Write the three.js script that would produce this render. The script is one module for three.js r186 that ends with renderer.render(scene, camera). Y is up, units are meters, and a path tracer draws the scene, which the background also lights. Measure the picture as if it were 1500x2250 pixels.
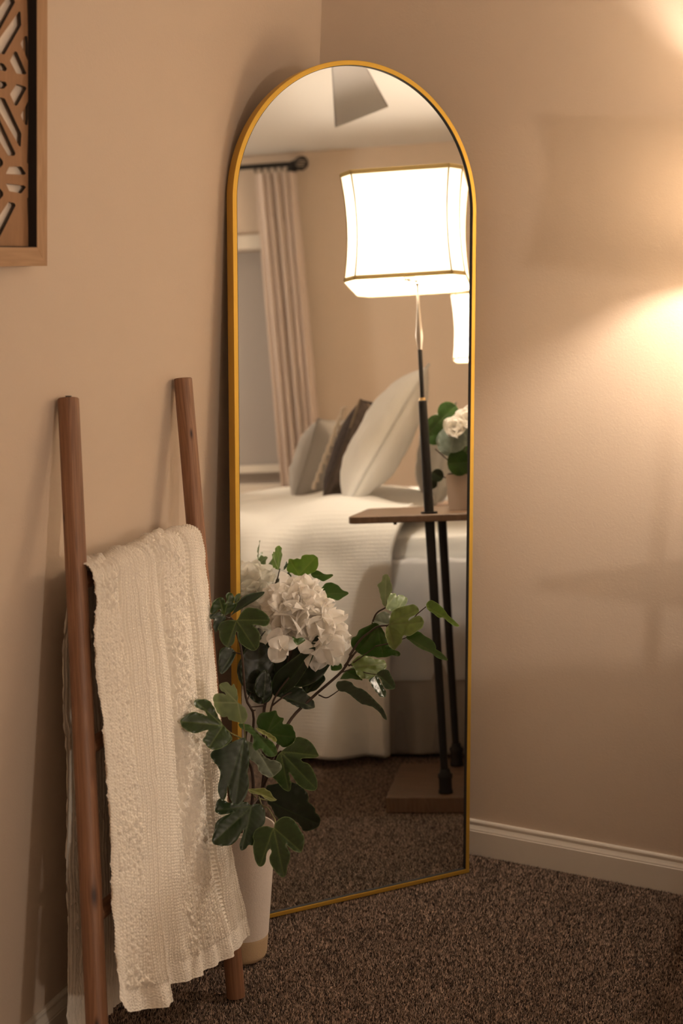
import * as THREE from 'three';
import { mergeGeometries, mergeVertices } from 'three/addons/utils/BufferGeometryUtils.js';
import { RoundedBoxGeometry } from 'three/addons/geometries/RoundedBoxGeometry.js';
import { TessellateModifier } from 'three/addons/modifiers/TessellateModifier.js';

// ---------- camera, light, exposure ----------
const scene = new THREE.Scene();
scene.background = new THREE.Color(0x000000);
const camera = new THREE.PerspectiveCamera(39.354, 1500 / 2250, 0.05, 30);
camera.position.set(1.1764, 1.35, 2.9283);
camera.up.set(-0.1054, 0.9806, -0.1654);
camera.lookAt(0.2897, 0.8512, 0.5355);
camera.focus = 2.52;
camera.userData.fStop = 4.0;
const renderer = new THREE.WebGLRenderer({ antialias: true });
renderer.toneMapping = THREE.LinearToneMapping;
renderer.toneMappingExposure = 0.88;
renderer.shadowMap.enabled = true;
renderer.shadowMap.type = THREE.PCFSoftShadowMap;
const WARM = new THREE.Color().setRGB(1.0, 0.85, 0.70);
function bulbLight(x, y, z, power, radius) {            // a warm bulb's own light
  const l = new THREE.PointLight(WARM, power, 0, 2);
  l.position.set(x, y, z); l.castShadow = true; l.shadow.radius = radius / 0.02; l.shadow.mapSize.set(2048, 2048); l.shadow.bias = -0.0005;
  scene.add(l);
  return l;
}
bulbLight(0.99, 1.438, 0.245, 1.9, 0.032);              // floor lamp beside the mirror
bulbLight(3.42, 1.37, 0.17, 5.2, 0.032);               // bedside lamp across the bed
bulbLight(3.9, 1.545, 3.3, 8.6, 0.095);                 // globe lamp behind the camera, across the room

// ---------- helpers ----------
let seed = 7;
const rnd = () => { seed = (seed + 0x6d2b79f5) | 0; let t = Math.imul(seed ^ (seed >>> 15), 1 | seed); t = (t + Math.imul(t ^ (t >>> 7), 61 | t)) ^ t; return ((t ^ (t >>> 14)) >>> 0) / 4294967296; };
const rr = (a, b) => a + (b - a) * rnd();
const clamp = (x, a = 0, b = 1) => Math.min(b, Math.max(a, x));
const mix = (a, b, t) => a + (b - a) * t;
const smooth = (a, b, x) => { const t = clamp((x - a) / (b - a)); return t * t * (3 - 2 * t); };
const gauss = (x, s) => Math.exp(-(x * x) / (s * s));
const h2 = (x, y, s = 0) => { let n = Math.imul(x | 0, 374761393) + Math.imul(y | 0, 668265263) + Math.imul(s | 0, 974634777); n = Math.imul(n ^ (n >>> 13), 1274126177); n ^= n >>> 16; return (n >>> 0) / 4294967296; };
function vn(x, y, s = 0, px = 0, py = 0) {              // value noise 0..1, periodic when px, py are given
  const xi = Math.floor(x), yi = Math.floor(y), fx = x - xi, fy = y - yi;
  const w = (a, p) => (p ? ((a % p) + p) % p : a);
  const u = fx * fx * (3 - 2 * fx), v = fy * fy * (3 - 2 * fy);
  const a = h2(w(xi, px), w(yi, py), s), b = h2(w(xi + 1, px), w(yi, py), s), c = h2(w(xi, px), w(yi + 1, py), s), d = h2(w(xi + 1, px), w(yi + 1, py), s);
  return a + (b - a) * u + (c - a) * v + (a - b - c + d) * u * v;
}
const fbm = (x, y, s = 0, px = 0, py = 0) => (vn(x, y, s, px, py) * 4 + vn(x * 2, y * 2, s + 1, px * 2, py * 2) * 2 + vn(x * 4, y * 4, s + 2, px * 4, py * 4)) / 7;
function lerpTable(t, x) {                              // piecewise linear table of [x, value]
  if (x <= t[0][0]) return t[0][1];
  for (let i = 1; i < t.length; i++) if (x <= t[i][0]) return mix(t[i - 1][1], t[i][1], (x - t[i - 1][0]) / (t[i][0] - t[i - 1][0]));
  return t[t.length - 1][1];
}
function tex(w, h, fn, { srgb = false, rx = 1, ry = 1 } = {}) {
  const d = new Uint8Array(w * h * 4);
  for (let y = 0, o = 0; y < h; y++) for (let x = 0; x < w; x++, o += 4) {
    const c = fn(x / w, y / h, x, y);
    if (typeof c === 'number') d[o] = d[o + 1] = d[o + 2] = clamp(c) * 255; else { d[o] = clamp(c[0]) * 255; d[o + 1] = clamp(c[1]) * 255; d[o + 2] = clamp(c[2]) * 255; }
    d[o + 3] = 255;
  }
  const t = new THREE.DataTexture(d, w, h, THREE.RGBAFormat);
  t.wrapS = t.wrapT = THREE.RepeatWrapping; t.magFilter = THREE.LinearFilter; t.minFilter = THREE.LinearMipmapLinearFilter; t.generateMipmaps = true;
  if (srgb) t.colorSpace = THREE.SRGBColorSpace;
  t.repeat.set(rx, ry); t.needsUpdate = true;
  return t;
}
const L = (r, g, b) => new THREE.Color().setRGB(r, g, b);
function mat(color, roughness = 0.8, o = {}) {
  const physical = 'transmission' in o || 'sheen' in o || 'clearcoat' in o;
  const m = physical ? new THREE.MeshPhysicalMaterial({ roughness, ...o }) : new THREE.MeshStandardMaterial({ roughness, ...o });
  m.color.copy(Array.isArray(color) ? L(...color) : color);
  return m;
}
const names = new Map();
function numbered(name) { const k = names.get(name) ?? 0; names.set(name, k + 1); return k ? name + '_' + String(k).padStart(3, '0') : name; }
function dress(o) { o.castShadow = o.receiveShadow = true; return o; }
function thing(name, label, category, pos = [0, 0, 0], group) {
  const g = new THREE.Group(); g.name = numbered(name); g.position.set(...pos); scene.add(g);
  g.userData = { label, category }; if (group) g.userData.group = group;
  return g;
}
function part(name, geo, material, parent, label) {
  const m = dress(new THREE.Mesh(geo, material)); m.name = name; parent.add(m); if (label) m.userData.label = label;
  return m;
}
function solo(name, geo, material, label, category, group) {
  const m = dress(new THREE.Mesh(geo, material)); m.name = numbered(name); scene.add(m); m.userData = { label, category }; if (group) m.userData.group = group;
  return m;
}
function structure(name, geo, material, parent = scene, label) {
  const m = dress(new THREE.Mesh(geo, material)); m.name = name; parent.add(m); m.userData = parent === scene ? { kind: 'structure' } : {}; if (label) m.userData.label = label;
  return m;
}
const V = (a) => new THREE.Vector3(...a);
function box(w, h, d, x, y, z, r = 0) { const g = r ? new RoundedBoxGeometry(w, h, d, 3, r) : new THREE.BoxGeometry(w, h, d); g.translate(x, y, z); return g; }
function tube(pts, r0, r1 = r0, sides = 8, seg = 0) {   // a tapering tube through points
  const c = new THREE.CatmullRomCurve3(pts.map(V), false, 'centripetal'), n = seg || Math.max(8, (pts.length - 1) * 6);
  const g = new THREE.TubeGeometry(c, n, 1, sides, false), p = g.attributes.position, q = new THREE.Vector3();
  for (let i = 0; i <= n; i++) { const P = c.getPointAt(i / n), r = mix(r0, r1, i / n); for (let j = 0; j <= sides; j++) { const k = i * (sides + 1) + j; q.fromBufferAttribute(p, k).sub(P).multiplyScalar(r).add(P); p.setXYZ(k, q.x, q.y, q.z); } }
  return g;
}
function rod(a, b, ra, rb = ra, sides = 28, caps = 0.0012) {   // a turned rod from a to b with eased ends; v runs along it in metres
  const A = V(a), B = V(b), len = A.distanceTo(B);
  const prof = [[0, 0], [ra - caps, 0], [ra, caps]]; for (let i = 1; i < 12; i++) prof.push([mix(ra, rb, i / 12), len * i / 12]); prof.push([rb, len - caps], [rb - caps, len], [0, len]);
  const g = new THREE.LatheGeometry(prof.map(([x, y]) => new THREE.Vector2(Math.max(x, 1e-5), y)), sides), p = g.attributes.position, uv = g.attributes.uv;
  for (let i = 0; i < p.count; i++) uv.setXY(i, uv.getX(i), p.getY(i));
  g.applyQuaternion(new THREE.Quaternion().setFromUnitVectors(new THREE.Vector3(0, 1, 0), B.clone().sub(A).normalize())); g.translate(...a);
  return g;
}
function grid(nu, nv, f, { closeU = false } = {}) {     // f(u, v) -> [x, y, z]; uv holds u, v
  const pos = new Float32Array((nu + 1) * (nv + 1) * 3), uv = new Float32Array((nu + 1) * (nv + 1) * 2), idx = [];
  for (let j = 0, k = 0; j <= nv; j++) for (let i = 0; i <= nu; i++, k++) { const P = f(closeU && i === nu ? 0 : i / nu, j / nv); pos.set(P, k * 3); uv[k * 2] = i / nu; uv[k * 2 + 1] = j / nv; }
  for (let j = 0; j < nv; j++) for (let i = 0; i < nu; i++) { const a = j * (nu + 1) + i, b = a + 1, c = a + nu + 1, d = c + 1; idx.push(a, b, d, a, d, c); }
  const g = new THREE.BufferGeometry();
  g.setAttribute('position', new THREE.BufferAttribute(pos, 3)); g.setAttribute('uv', new THREE.BufferAttribute(uv, 2)); g.setIndex(idx); g.computeVertexNormals();
  return g;
}
function sheet(nu, nv, f, thick) {                      // a grid given thickness along its normals, closed round the edge
  const a = grid(nu, nv, f), n = a.attributes.normal, p = a.attributes.position, N = p.count;
  const pos = new Float32Array(N * 6), uv = new Float32Array(N * 4);
  for (let i = 0; i < N; i++) {
    const t = typeof thick === 'function' ? thick(a.attributes.uv.getX(i), a.attributes.uv.getY(i)) : thick;
    pos.set([p.getX(i), p.getY(i), p.getZ(i)], i * 3); pos.set([p.getX(i) - n.getX(i) * t, p.getY(i) - n.getY(i) * t, p.getZ(i) - n.getZ(i) * t], (N + i) * 3);
    for (const o of [0, N]) { uv[(o + i) * 2] = a.attributes.uv.getX(i); uv[(o + i) * 2 + 1] = a.attributes.uv.getY(i); }
  }
  const src = a.index.array, idx = Array.from(src);
  for (let i = 0; i < src.length; i += 3) idx.push(src[i] + N, src[i + 2] + N, src[i + 1] + N);
  const ring = []; for (let i = 0; i < nu; i++) ring.push(i); for (let j = 0; j < nv; j++) ring.push(j * (nu + 1) + nu); for (let i = nu; i > 0; i--) ring.push(nv * (nu + 1) + i); for (let j = nv; j > 0; j--) ring.push(j * (nu + 1));
  ring.forEach((q, i) => { const w = ring[(i + 1) % ring.length]; idx.push(q, w + N, w, q, q + N, w + N); });
  const g = new THREE.BufferGeometry(); g.setAttribute('position', new THREE.BufferAttribute(pos, 3)); g.setAttribute('uv', new THREE.BufferAttribute(uv, 2)); g.setIndex(idx); g.computeVertexNormals();
  return g;
}
function scaleUV(g, a, b) { const uv = g.attributes.uv; for (let i = 0; i < uv.count; i++) uv.setXY(i, uv.getX(i) * a, uv.getY(i) * b); return g; }

// ---------- surfaces ----------
const peel = tex(512, 512, (u, v) => 0.5 + 0.7 * (fbm(u * 48, v * 48, 3, 48, 48) - 0.5) + 0.35 * (vn(u * 110, v * 110, 9, 110, 110) - 0.5), { rx: 5, ry: 5 });
const wallMat = mat([0.62, 0.505, 0.40], 0.62, { bumpMap: peel, bumpScale: 0.00025 });
const ceilMat = mat([0.62, 0.595, 0.56], 0.9, { bumpMap: peel, bumpScale: 0.0004 });
const trimMat = mat([0.72, 0.66, 0.58], 0.42);
function woodTex(c0, c1, c2, s, knots = 0, w = 256, h = 1024, stretch = 5) {
  const ks = []; for (let i = 0; i < knots; i++) ks.push([h2(i, 1, s), h2(i, 2, s), 0.005 + 0.009 * h2(i, 3, s)]);
  return tex(w, h, (u, v) => {
    let du = 0, k = 0;
    for (const [a, b, r] of ks) { let x = u - a; x -= Math.round(x); let y = v - b; y -= Math.round(y); const q = (x * x) / (r * r * 14) + (y * y) / (r * r); k = Math.max(k, Math.exp(-q * 1.4)); du += x * 0.9 * Math.exp(-q * 0.35); }
    const g = fbm((u - du) * 14 + 1.5 * vn(u * 3, v * 4, s + 5, 3, 4), v * stretch, s, 14, stretch), f = vn(u * 90, v * 26, s + 9, 90, 26), b = fbm(u * 3, v * 3, s + 20, 3, 3);
    let ring = 0.5 + 0.5 * Math.sin((g * 9 + b * 3 - du * 6) * 3.1);
    const t = clamp(0.25 + 0.5 * ring * g + 0.35 * (b - 0.4) + 0.14 * (f - 0.5));
    return [0, 1, 2].map((i) => mix(mix(c0[i], c1[i], t), c2[i], clamp(k * 1.1)));
  }, { srgb: true });
}
function metreUV(g) {                                   // uv in metres from position and facing
  const p = g.attributes.position, n = g.attributes.normal, uv = g.attributes.uv;
  for (let i = 0; i < p.count; i++) { const x = p.getX(i), y = p.getY(i), z = p.getZ(i), a = Math.abs(n.getX(i)), b = Math.abs(n.getY(i)), c = Math.abs(n.getZ(i)); if (a >= b && a >= c) uv.setXY(i, z, y); else if (b >= c) uv.setXY(i, x, z); else uv.setXY(i, x, y); }
  return g;
}
// ---------- the room: corner at the origin, left wall x = 0, right wall z = 0 ----------
const RX = 4.85, RZ = 4.2, CH = 2.44, T = 0.12;
structure('wall_left', metreUV(box(T, CH, RZ + 2 * T, -T / 2, CH / 2, RZ / 2)), wallMat);
structure('wall_right', metreUV(box(RX, CH, T, RX / 2, CH / 2, -T / 2)), wallMat);
structure('wall_back', metreUV(box(RX, CH, T, RX / 2, CH / 2, RZ + T / 2)), wallMat);
{ // far wall with a window opening
  const s = new THREE.Shape(); s.moveTo(-T, 0); s.lineTo(RZ + T, 0); s.lineTo(RZ + T, CH); s.lineTo(-T, CH); s.closePath();
  const h = new THREE.Path(); h.moveTo(1.30, 0.72); h.lineTo(1.30, 1.955); h.lineTo(2.40, 1.955); h.lineTo(2.40, 0.72); h.closePath(); s.holes.push(h);
  const g = new THREE.ExtrudeGeometry(s, { depth: T, bevelEnabled: false }); g.rotateY(-Math.PI / 2); g.translate(RX + T, 0, 0);
  structure('wall_far', metreUV(g), wallMat);
}
structure('ceiling', metreUV(box(RX + 2 * T, T, RZ + 2 * T, RX / 2, CH + T / 2, RZ / 2)), ceilMat);

// carpet: speckled pile; the backing carries colour, the tufts stand on it near the mirror
const pile = (k) => (k < 0.36 ? [0.70, 0.605, 0.535] : k < 0.62 ? [0.58, 0.495, 0.43] : k < 0.83 ? [0.38, 0.315, 0.27] : [0.21, 0.17, 0.15]);
const carpetTex = tex(1024, 1024, (u, v, x, y) => {
  const cx = u * 170 + 1.3 * (vn(u * 90, v * 90, 31, 90, 90) - 0.5), cy = v * 170 + 1.3 * (vn(u * 90, v * 90, 33, 90, 90) - 0.5);
  const k = h2(((Math.floor(cx) % 170) + 170) % 170, ((Math.floor(cy) % 170) + 170) % 170, 5), c = pile(k), q = 0.8 + 0.4 * h2(x, y, 8);
  return c.map((e) => e * q);
}, { srgb: true, rx: 1.5, ry: 1.5 });
const carpetBump = tex(512, 512, (u, v) => vn(u * 170, v * 170, 41, 170, 170) * 0.7 + 0.3 * vn(u * 90, v * 90, 43, 90, 90), { rx: 1.5, ry: 1.5 });
structure('floor', metreUV(box(RX + 2 * T, T, RZ + 2 * T, RX / 2, -T / 2 - 0.002, RZ / 2)), mat([1, 1, 1], 1, { map: carpetTex, bumpMap: carpetBump, bumpScale: 0.006 }));
{
  const blade = new THREE.ConeGeometry(0.0014, 0.0065, 4, 2, true), p = blade.attributes.position;
  for (let i = 0; i < p.count; i++) { const y = p.getY(i) / 0.0065 + 0.5; p.setX(i, p.getX(i) + 0.0020 * y * y); p.setY(i, y * 0.0065 - 0.0020); }
  blade.computeVertexNormals();
  const spots = [], step = 0.0028;
  for (let z = 0.016; z < 1.62; z += step) for (let x = 0.016; x < 1.62; x += step) {
    if (x + z < 0.34 || z > 1.05 + 0.75 * x && z > 1.3) continue;            // behind the mirror; outside the frame
    if (x > 0.935 && x < 1.33 && z < 0.355) continue;                        // under the lamp's base
    if ((x - 0.165) ** 2 + (z - 0.642) ** 2 < 0.0021) continue;              // under the vase
    spots.push([x + rr(-1, 1) * step * 0.6, z + rr(-1, 1) * step * 0.6]);
  }
  const tufts = new THREE.InstancedMesh(blade, mat([1, 1, 1], 1), spots.length), M = new THREE.Matrix4(), Q = new THREE.Quaternion(), E = new THREE.Euler(), C = new THREE.Color();
  spots.forEach(([x, z], i) => {
    E.set(rr(-0.55, 0.55), rr(0, 6.28), rr(-0.55, 0.55)); Q.setFromEuler(E);
    const s = rr(0.75, 1.25); M.compose(new THREE.Vector3(x, 0, z), Q, new THREE.Vector3(s, s * rr(0.8, 1.15), s)); tufts.setMatrixAt(i, M);
    const c = pile(rnd()), q = rr(0.75, 1.2); C.setRGB(c[0] * q, c[1] * q, c[2] * q, THREE.SRGBColorSpace); tufts.setColorAt(i, C);
  });
  tufts.name = 'carpet_pile'; dress(tufts); scene.add(tufts);
  tufts.userData = { kind: 'stuff', label: 'brown and tan speckled carpet pile in the corner before the mirror', category: 'carpet' };
}
// baseboards with a moulded top
{
  const H = 0.0793, prof = [[0, 0], [0.0135, 0], [0.0135, H * 0.70], [0.0122, H * 0.715], [0.0118, H * 0.75], [0.0095, H * 0.80], [0.0072, H * 0.86], [0.0066, H * 0.885], [0.0078, H * 0.90], [0.0080, H * 0.95], [0.0066, H * 0.985], [0.0048, H], [0, H]];
  const s = new THREE.Shape(prof.map(([d, y]) => new THREE.Vector2(d, y)));
  const run = (len) => new THREE.ExtrudeGeometry(s, { depth: len, bevelEnabled: false });
  structure('baseboard_left', run(RZ), trimMat);
  const r = run(RX); r.rotateY(-Math.PI / 2); r.translate(RX, 0, 0);
  structure('baseboard_right', r, trimMat);
  const f = run(RZ); f.rotateY(Math.PI); f.translate(RX, 0, RZ); structure('baseboard_far', f, trimMat);
}
// window on the far wall, closed grey blind behind its panes
{
  const w = new THREE.Group(); w.name = 'window_1'; w.userData = { kind: 'structure' }; scene.add(w);
  const frame = [box(0.05, 0.075, 1.24, RX - 0.012, 1.99, 1.85, 0.004), box(0.05, 0.07, 1.24, RX - 0.012, 0.685, 1.85, 0.004), box(0.04, 1.24, 0.07, RX - 0.01, 1.337, 1.265, 0.004), box(0.04, 1.24, 0.07, RX - 0.01, 1.337, 2.435, 0.004)];
  frame.forEach((g) => structure('window_trim', g, trimMat, w));
  structure('sash', mergeGeometries([box(0.03, 0.04, 1.08, RX + 0.045, 0.80, 1.85), box(0.03, 1.22, 0.035, RX + 0.045, 1.337, 1.32), box(0.03, 1.22, 0.035, RX + 0.045, 1.337, 2.38)]), trimMat, w);
  const pane = new THREE.MeshPhysicalMaterial({ color: 0xffffff, roughness: 0.03, transmission: 1, thickness: 0 });
  structure('pane', box(0.004, 1.12, 1.02, RX + 0.05, 1.385, 1.85), pane, w);
  structure('blind', box(0.004, 1.232, 1.098, RX + 0.098, 1.338, 1.85), mat([0.46, 0.42, 0.39], 0.9), w, 'grey blind drawn down behind the panes');
  structure('shutter_back', box(0.01, 1.4, 1.3, RX + 0.127, 1.337, 1.85), mat([0.1, 0.1, 0.1], 0.9), w);
}

// ---------- arched floor mirror ----------
const MO = V([0.1142, 0.004, 0.5416]), ME = V([0.6287, 0, -0.7777]).normalize(), MN = V([0.7751, 0.0811, 0.6266]).normalize(), MU = new THREE.Vector3().crossVectors(MN, ME);
{
  const m = thing('floor_mirror', 'tall arched floor mirror in a thin gold frame leaning in the corner', 'mirror', MO.toArray());
  m.quaternion.setFromRotationMatrix(new THREE.Matrix4().makeBasis(ME, MU, MN));
  const W = 0.552, H = 1.6754, F = 0.0088, D = 0.026;
  const arch = (i, C = THREE.Shape) => { const s = new C(), r = W / 2 - i, n = 96; s.moveTo(i, i); s.lineTo(W - i, i); for (let k = 0; k <= n; k++) { const a = Math.PI * k / n; s.lineTo(W / 2 + r * Math.cos(a), H - W / 2 + r * Math.sin(a)); } s.closePath(); return s; };
  const s = arch(0.0007); s.holes.push(arch(F - 0.0007, THREE.Path));
  const g = new THREE.ExtrudeGeometry(s, { depth: D - 0.0014, bevelEnabled: true, bevelThickness: 0.0007, bevelSize: 0.0007, bevelSegments: 2, curveSegments: 8 }); g.translate(0, 0, -D + 0.0007);
  part('frame', g, mat([0.70, 0.44, 0.075], 0.42, { metalness: 0.75 }), m, 'thin brushed gold frame with an arched top');
  const gl = new THREE.ExtrudeGeometry(arch(F - 0.0002), { depth: 0.004, bevelEnabled: false }); gl.translate(0, 0, -0.009);
  const lipS = arch(F - 0.0003); lipS.holes.push(arch(F + 0.0009, THREE.Path));
  const lip = new THREE.ExtrudeGeometry(lipS, { depth: 0.0042, bevelEnabled: false }); lip.translate(0, 0, -0.0049);
  part('inner_lip', lip, mat([0.012, 0.010, 0.008], 0.6), m, 'thin black inner lip between frame and glass');
  part('mirror_glass', gl, mat([0.89, 0.92, 0.90], 0.0, { metalness: 1 }), m);
  const bk = new THREE.ExtrudeGeometry(arch(F - 0.0002), { depth: 0.006, bevelEnabled: false }); bk.translate(0, 0, -0.0225);
  part('backing_board', bk, mat([0.10, 0.07, 0.05], 0.9), m);
}

// ---------- wooden blanket ladder ----------
const ladderWood = woodTex([0.40, 0.265, 0.185], [0.68, 0.505, 0.375], [0.21, 0.115, 0.07], 11, 7);
ladderWood.repeat.set(1, 1);
const ladderMat = mat([1, 1, 1], 0.5, { map: ladderWood });
const LK = 0.18756, legX = (y) => 0.222 - LK * y, LEGL = (y) => 1.257 - 0.2109 * y, LEGR = (y) => 0.789 - 0.1336 * y;
{
  const t = thing('blanket_ladder', 'brown wooden ladder leaning on the left wall under a knitted blanket', 'ladder', [0, 0, 0]);
  const leg = (zf, s) => { const g = rod([legX(0.004), 0.004, zf(0.004)], [legX(1.083), 1.083, zf(1.083)], 0.0168, 0.0163, 32, 0.0015), uv = g.attributes.uv; for (let i = 0; i < uv.count; i++) uv.setXY(i, uv.getX(i) + s, uv.getY(i) * 0.8 + s * 0.37); return g; };
  part('leg', leg(LEGL, 0.1), ladderMat, t); part('leg', leg(LEGR, 0.62), ladderMat, t);
  for (const y of [0.809, 0.568, 0.327]) part('rung', rod([legX(y), y, LEGR(y) + 0.012], [legX(y), y, LEGL(y) - 0.012], 0.0125, 0.0125, 20), ladderMat, t);
  const sc = new THREE.CylinderGeometry(0.0052, 0.003, 0.003, 20); sc.translate(legX(1.0845) - 0.001, 1.0848, LEGL(1.0845) - 0.002);
  part('screw', sc, mat([0.04, 0.035, 0.035], 0.4, { metalness: 0.6 }), t, 'small dark screw head on top of the nearer leg');
}

// ---------- knitted throw over the top rung ----------
{
  const zL = (y) => lerpTable([[0.205, 1.218], [0.249, 1.208], [0.343, 1.183], [0.438, 1.160], [0.603, 1.130], [0.737, 1.109], [0.80, 1.090], [0.86, 1.083]], y);
  const zR = (y) => lerpTable([[0.10, 0.766], [0.16, 0.774], [0.21, 0.781], [0.295, 0.787], [0.489, 0.758], [0.644, 0.735], [0.75, 0.718], [0.80, 0.706], [0.86, 0.716]], y);
  const hem = (u) => lerpTable([[0, 0.222], [0.02, 0.205], [0.10, 0.180], [0.19, 0.164], [0.27, 0.151], [0.315, 0.150], [0.335, 0.163], [0.36, 0.164], [0.59, 0.132], [0.82, 0.119], [0.95, 0.110], [1, 0.118]], u);
  const RXc = legX(0.809), RY = 0.809, PHI = Math.atan(LK), COLS = 46;
  const NU = 480, NF = 860, NA = 60, NB = 110, NV = NF + NA + NB;
  const crease = (u, q) => { const c = mix(0.325, 0.365, q), e = u - c; return (e < 0 ? 0.018 * Math.exp(e / 0.08) : -0.004 * Math.exp(-e / 0.03)) * (e < 0 ? smooth(0, -0.012, e) : 1); };
  const field = (u, s, q) => {                          // s metres from the front hem, q 0 at the hem to 1 at the rung
    const wob = 0.018 * (vn(u * 3, s * 7, 51) - 0.5);
    let h = crease(u, q) - 0.022 * gauss(u - mix(0.338, 0.372, q), 0.013);
    h += -0.019 * gauss(u - mix(0.64, 0.555, q) + wob, 0.022) * smooth(0.15, 0.6, q) - 0.016 * gauss(u - 0.825 - 0.3 * wob, 0.016) * smooth(0.05, 0.4, q) + 0.007 * gauss(u - 0.885, 0.045) * smooth(0, 0.3, q) + 0.005 * gauss(u - 0.69, 0.07);
    h += -0.015 * gauss(u - 0.225 + wob, 0.02) * smooth(0.3, 1, q) - 0.013 * gauss(u - 0.455 - wob, 0.018) * smooth(0.40, 0.90, q) + 0.005 * gauss(u - 0.47 - wob, 0.05);
    h += 0.011 * (fbm(u * 3.6, s * 4, 57) - 0.5);
    const flare = smooth(0.13, 0, s); h += flare * 0.006 * Math.sin(u * 24 + 1.2) + 0.004 * flare * Math.sin(u * 57);
    return h;
  };
  const knit = (u, s) => {
    const uc = u * COLS + 0.5 * (vn(u * 9, s * 40, 61) - 0.5), ci = Math.floor(uc), c = uc - ci, ribbed = smooth(0.042, 0.034, s);
    const band = Math.max(smooth(0.035, 0.06, u) * smooth(0.245, 0.21, u), smooth(0.52, 0.57, u) * smooth(0.80, 0.75, u)) * (1 - ribbed);
    const row = s / 0.0050 + 0.35 * (h2(ci, Math.floor(s / 0.03), 63) - 0.5), side = c < 0.5 ? c * 2 : (c - 0.5) * 2, off = Math.abs(c - 0.5) * 2;
    const strand = Math.pow(Math.max(0, Math.sin(Math.PI * side)), 0.55), pulse = Math.pow(Math.abs(Math.sin(Math.PI * (row + 0.9 * off))), 0.7);
    let h = 0.0046 * strand * (0.55 + 0.45 * pulse) - 0.0022 * Math.pow(Math.abs(Math.cos(Math.PI * c)), 6);
    if (ribbed > 0) { const rb = 0.5 + 0.5 * Math.cos(uc * Math.PI * 0.5); h = mix(h, 0.0022 * Math.pow(rb, 0.6) + 0.0010 * pulse * strand, ribbed); }
    if (band > 0) {
      const zone = smooth(0.42, 0.62, vn(u * 9 + 3, s * 11, 67)), bx = u * 27 + 0.35 * Math.sin(s * 60), by = s * 62, bi = Math.floor(bx), bj = Math.floor(by + 0.5 * (bi & 1));
      const jx = bx - bi - 0.5 - 0.3 * (h2(bi, bj, 71) - 0.5), jy = by + 0.5 * (bi & 1) - bj - 0.5 - 0.3 * (h2(bi, bj, 73) - 0.5), rad = jx * jx + jy * jy * 0.8;
      const pop = Math.exp(-rad * 7) * (0.4 + 0.6 * h2(bi, bj, 75));
      const twist = Math.abs(Math.sin(row * 0.5 + (h2(bi, 0, 77) - 0.5) * 2 + c * 3));
      h = mix(h, h * 0.85 + 0.0085 * pop + 0.0018 * twist * strand, band * (0.25 + 0.75 * zone));
      const hx = u * 29 + 0.4 * (vn(u * 20, s * 90, 79) - 0.5), hy = s * 95, hi = Math.floor(hx), hj = Math.floor(hy + 0.5 * (hi & 1)), kx = hx - hi - 0.5, ky = hy + 0.5 * (hi & 1) - hj - 0.5;
      if (h2(hi, hj, 81) < mix(0.75, 0.30, zone)) h -= 0.0095 * band * Math.exp(-(kx * kx * 2.2 + ky * ky) * 26);
    }
    const lace = gauss(u - mix(0.345, 0.375, clamp(s / 0.68)), 0.018) + gauss(u - 0.832, 0.012);          // ladder-like openwork along the folds
    if (lace > 0.05) h = mix(h, 0.0035 * Math.abs(Math.sin(s * 430)) - 0.004 * Math.pow(Math.abs(Math.cos(s * 430)), 3), clamp(lace) * 0.85);
    return h + 0.0009 * (vn(u * 260, s * 520, 83) - 0.5);
  };
  const f = (u, v) => {
    const j = v * NV, hy = hem(u), zEdgeW = 0.0026;
    const rT = 0.022 + 0.010 * Math.exp(-u * 12) * 1 + 0.004 * vn(u * 8, 1, 87);
    let x, y, nx, ny, s, q, D;
    const yT = RY + rT * Math.sin(PHI), front = (yT - hy) / Math.cos(PHI);
    if (j <= NF) { q = j / NF; s = q * front; y = mix(hy, yT, q); const off = mix(0.031, rT, smooth(0.75, 1, q)); x = RXc + LK * (RY - y) + off * Math.cos(PHI) + (off * Math.sin(PHI)) * LK; nx = Math.cos(PHI); ny = Math.sin(PHI); D = field(u, s, q) * (1 - 0.45 * smooth(0.86, 1, q)) + knit(u, s); }
    else if (j <= NF + NA) { const a = mix(PHI, Math.PI, (j - NF) / NA); s = front + rT * (a - PHI); x = RXc + rT * Math.cos(a); y = RY + rT * Math.sin(a); nx = Math.cos(a); ny = Math.sin(a); D = (field(u, s, 1) * 0.55 + knit(u, s)); }
    else { const b = (j - NF - NA) / NB; y = mix(RY, 0.036 + 0.02 * u + 0.006 * Math.sin(u * 9), b); s = front + 0.066 + (RY - y); x = RXc - rT + 0.030 * smooth(0.80, 0.40, y); nx = -1; ny = 0; D = -0.5 * field(u, s, 0.6) * b + 0.6 * knit(u, s); }
    const yy = clamp(y, 0.1, 0.86), back = smooth(NF + NA * 0.45, NF + NA + 4, j);
    const a = mix(zL(yy), lerpTable([[0.05, 1.100], [0.28, 1.106], [0.45, 1.106], [0.60, 1.092], [0.70, 1.076], [0.76, 1.060], [0.82, 1.050]], y) + 0.003 * Math.sin(y * 21), back), b = mix(zR(yy), 0.742, back);
    return [x + nx * D, y + ny * D, mix(a, b, u) + zEdgeW * (vn(s * 60, u * 4, 89) - 0.5) * (u < 0.02 || u > 0.98 ? 1 : 0.2)];
  };
  const g = grid(NU, NV, f);
  solo('throw_blanket', g, mat([0.86, 0.80, 0.71], 0.95), 'cream cable-knit throw blanket draped over the top rung of the wooden ladder', 'blanket');
}

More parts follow.
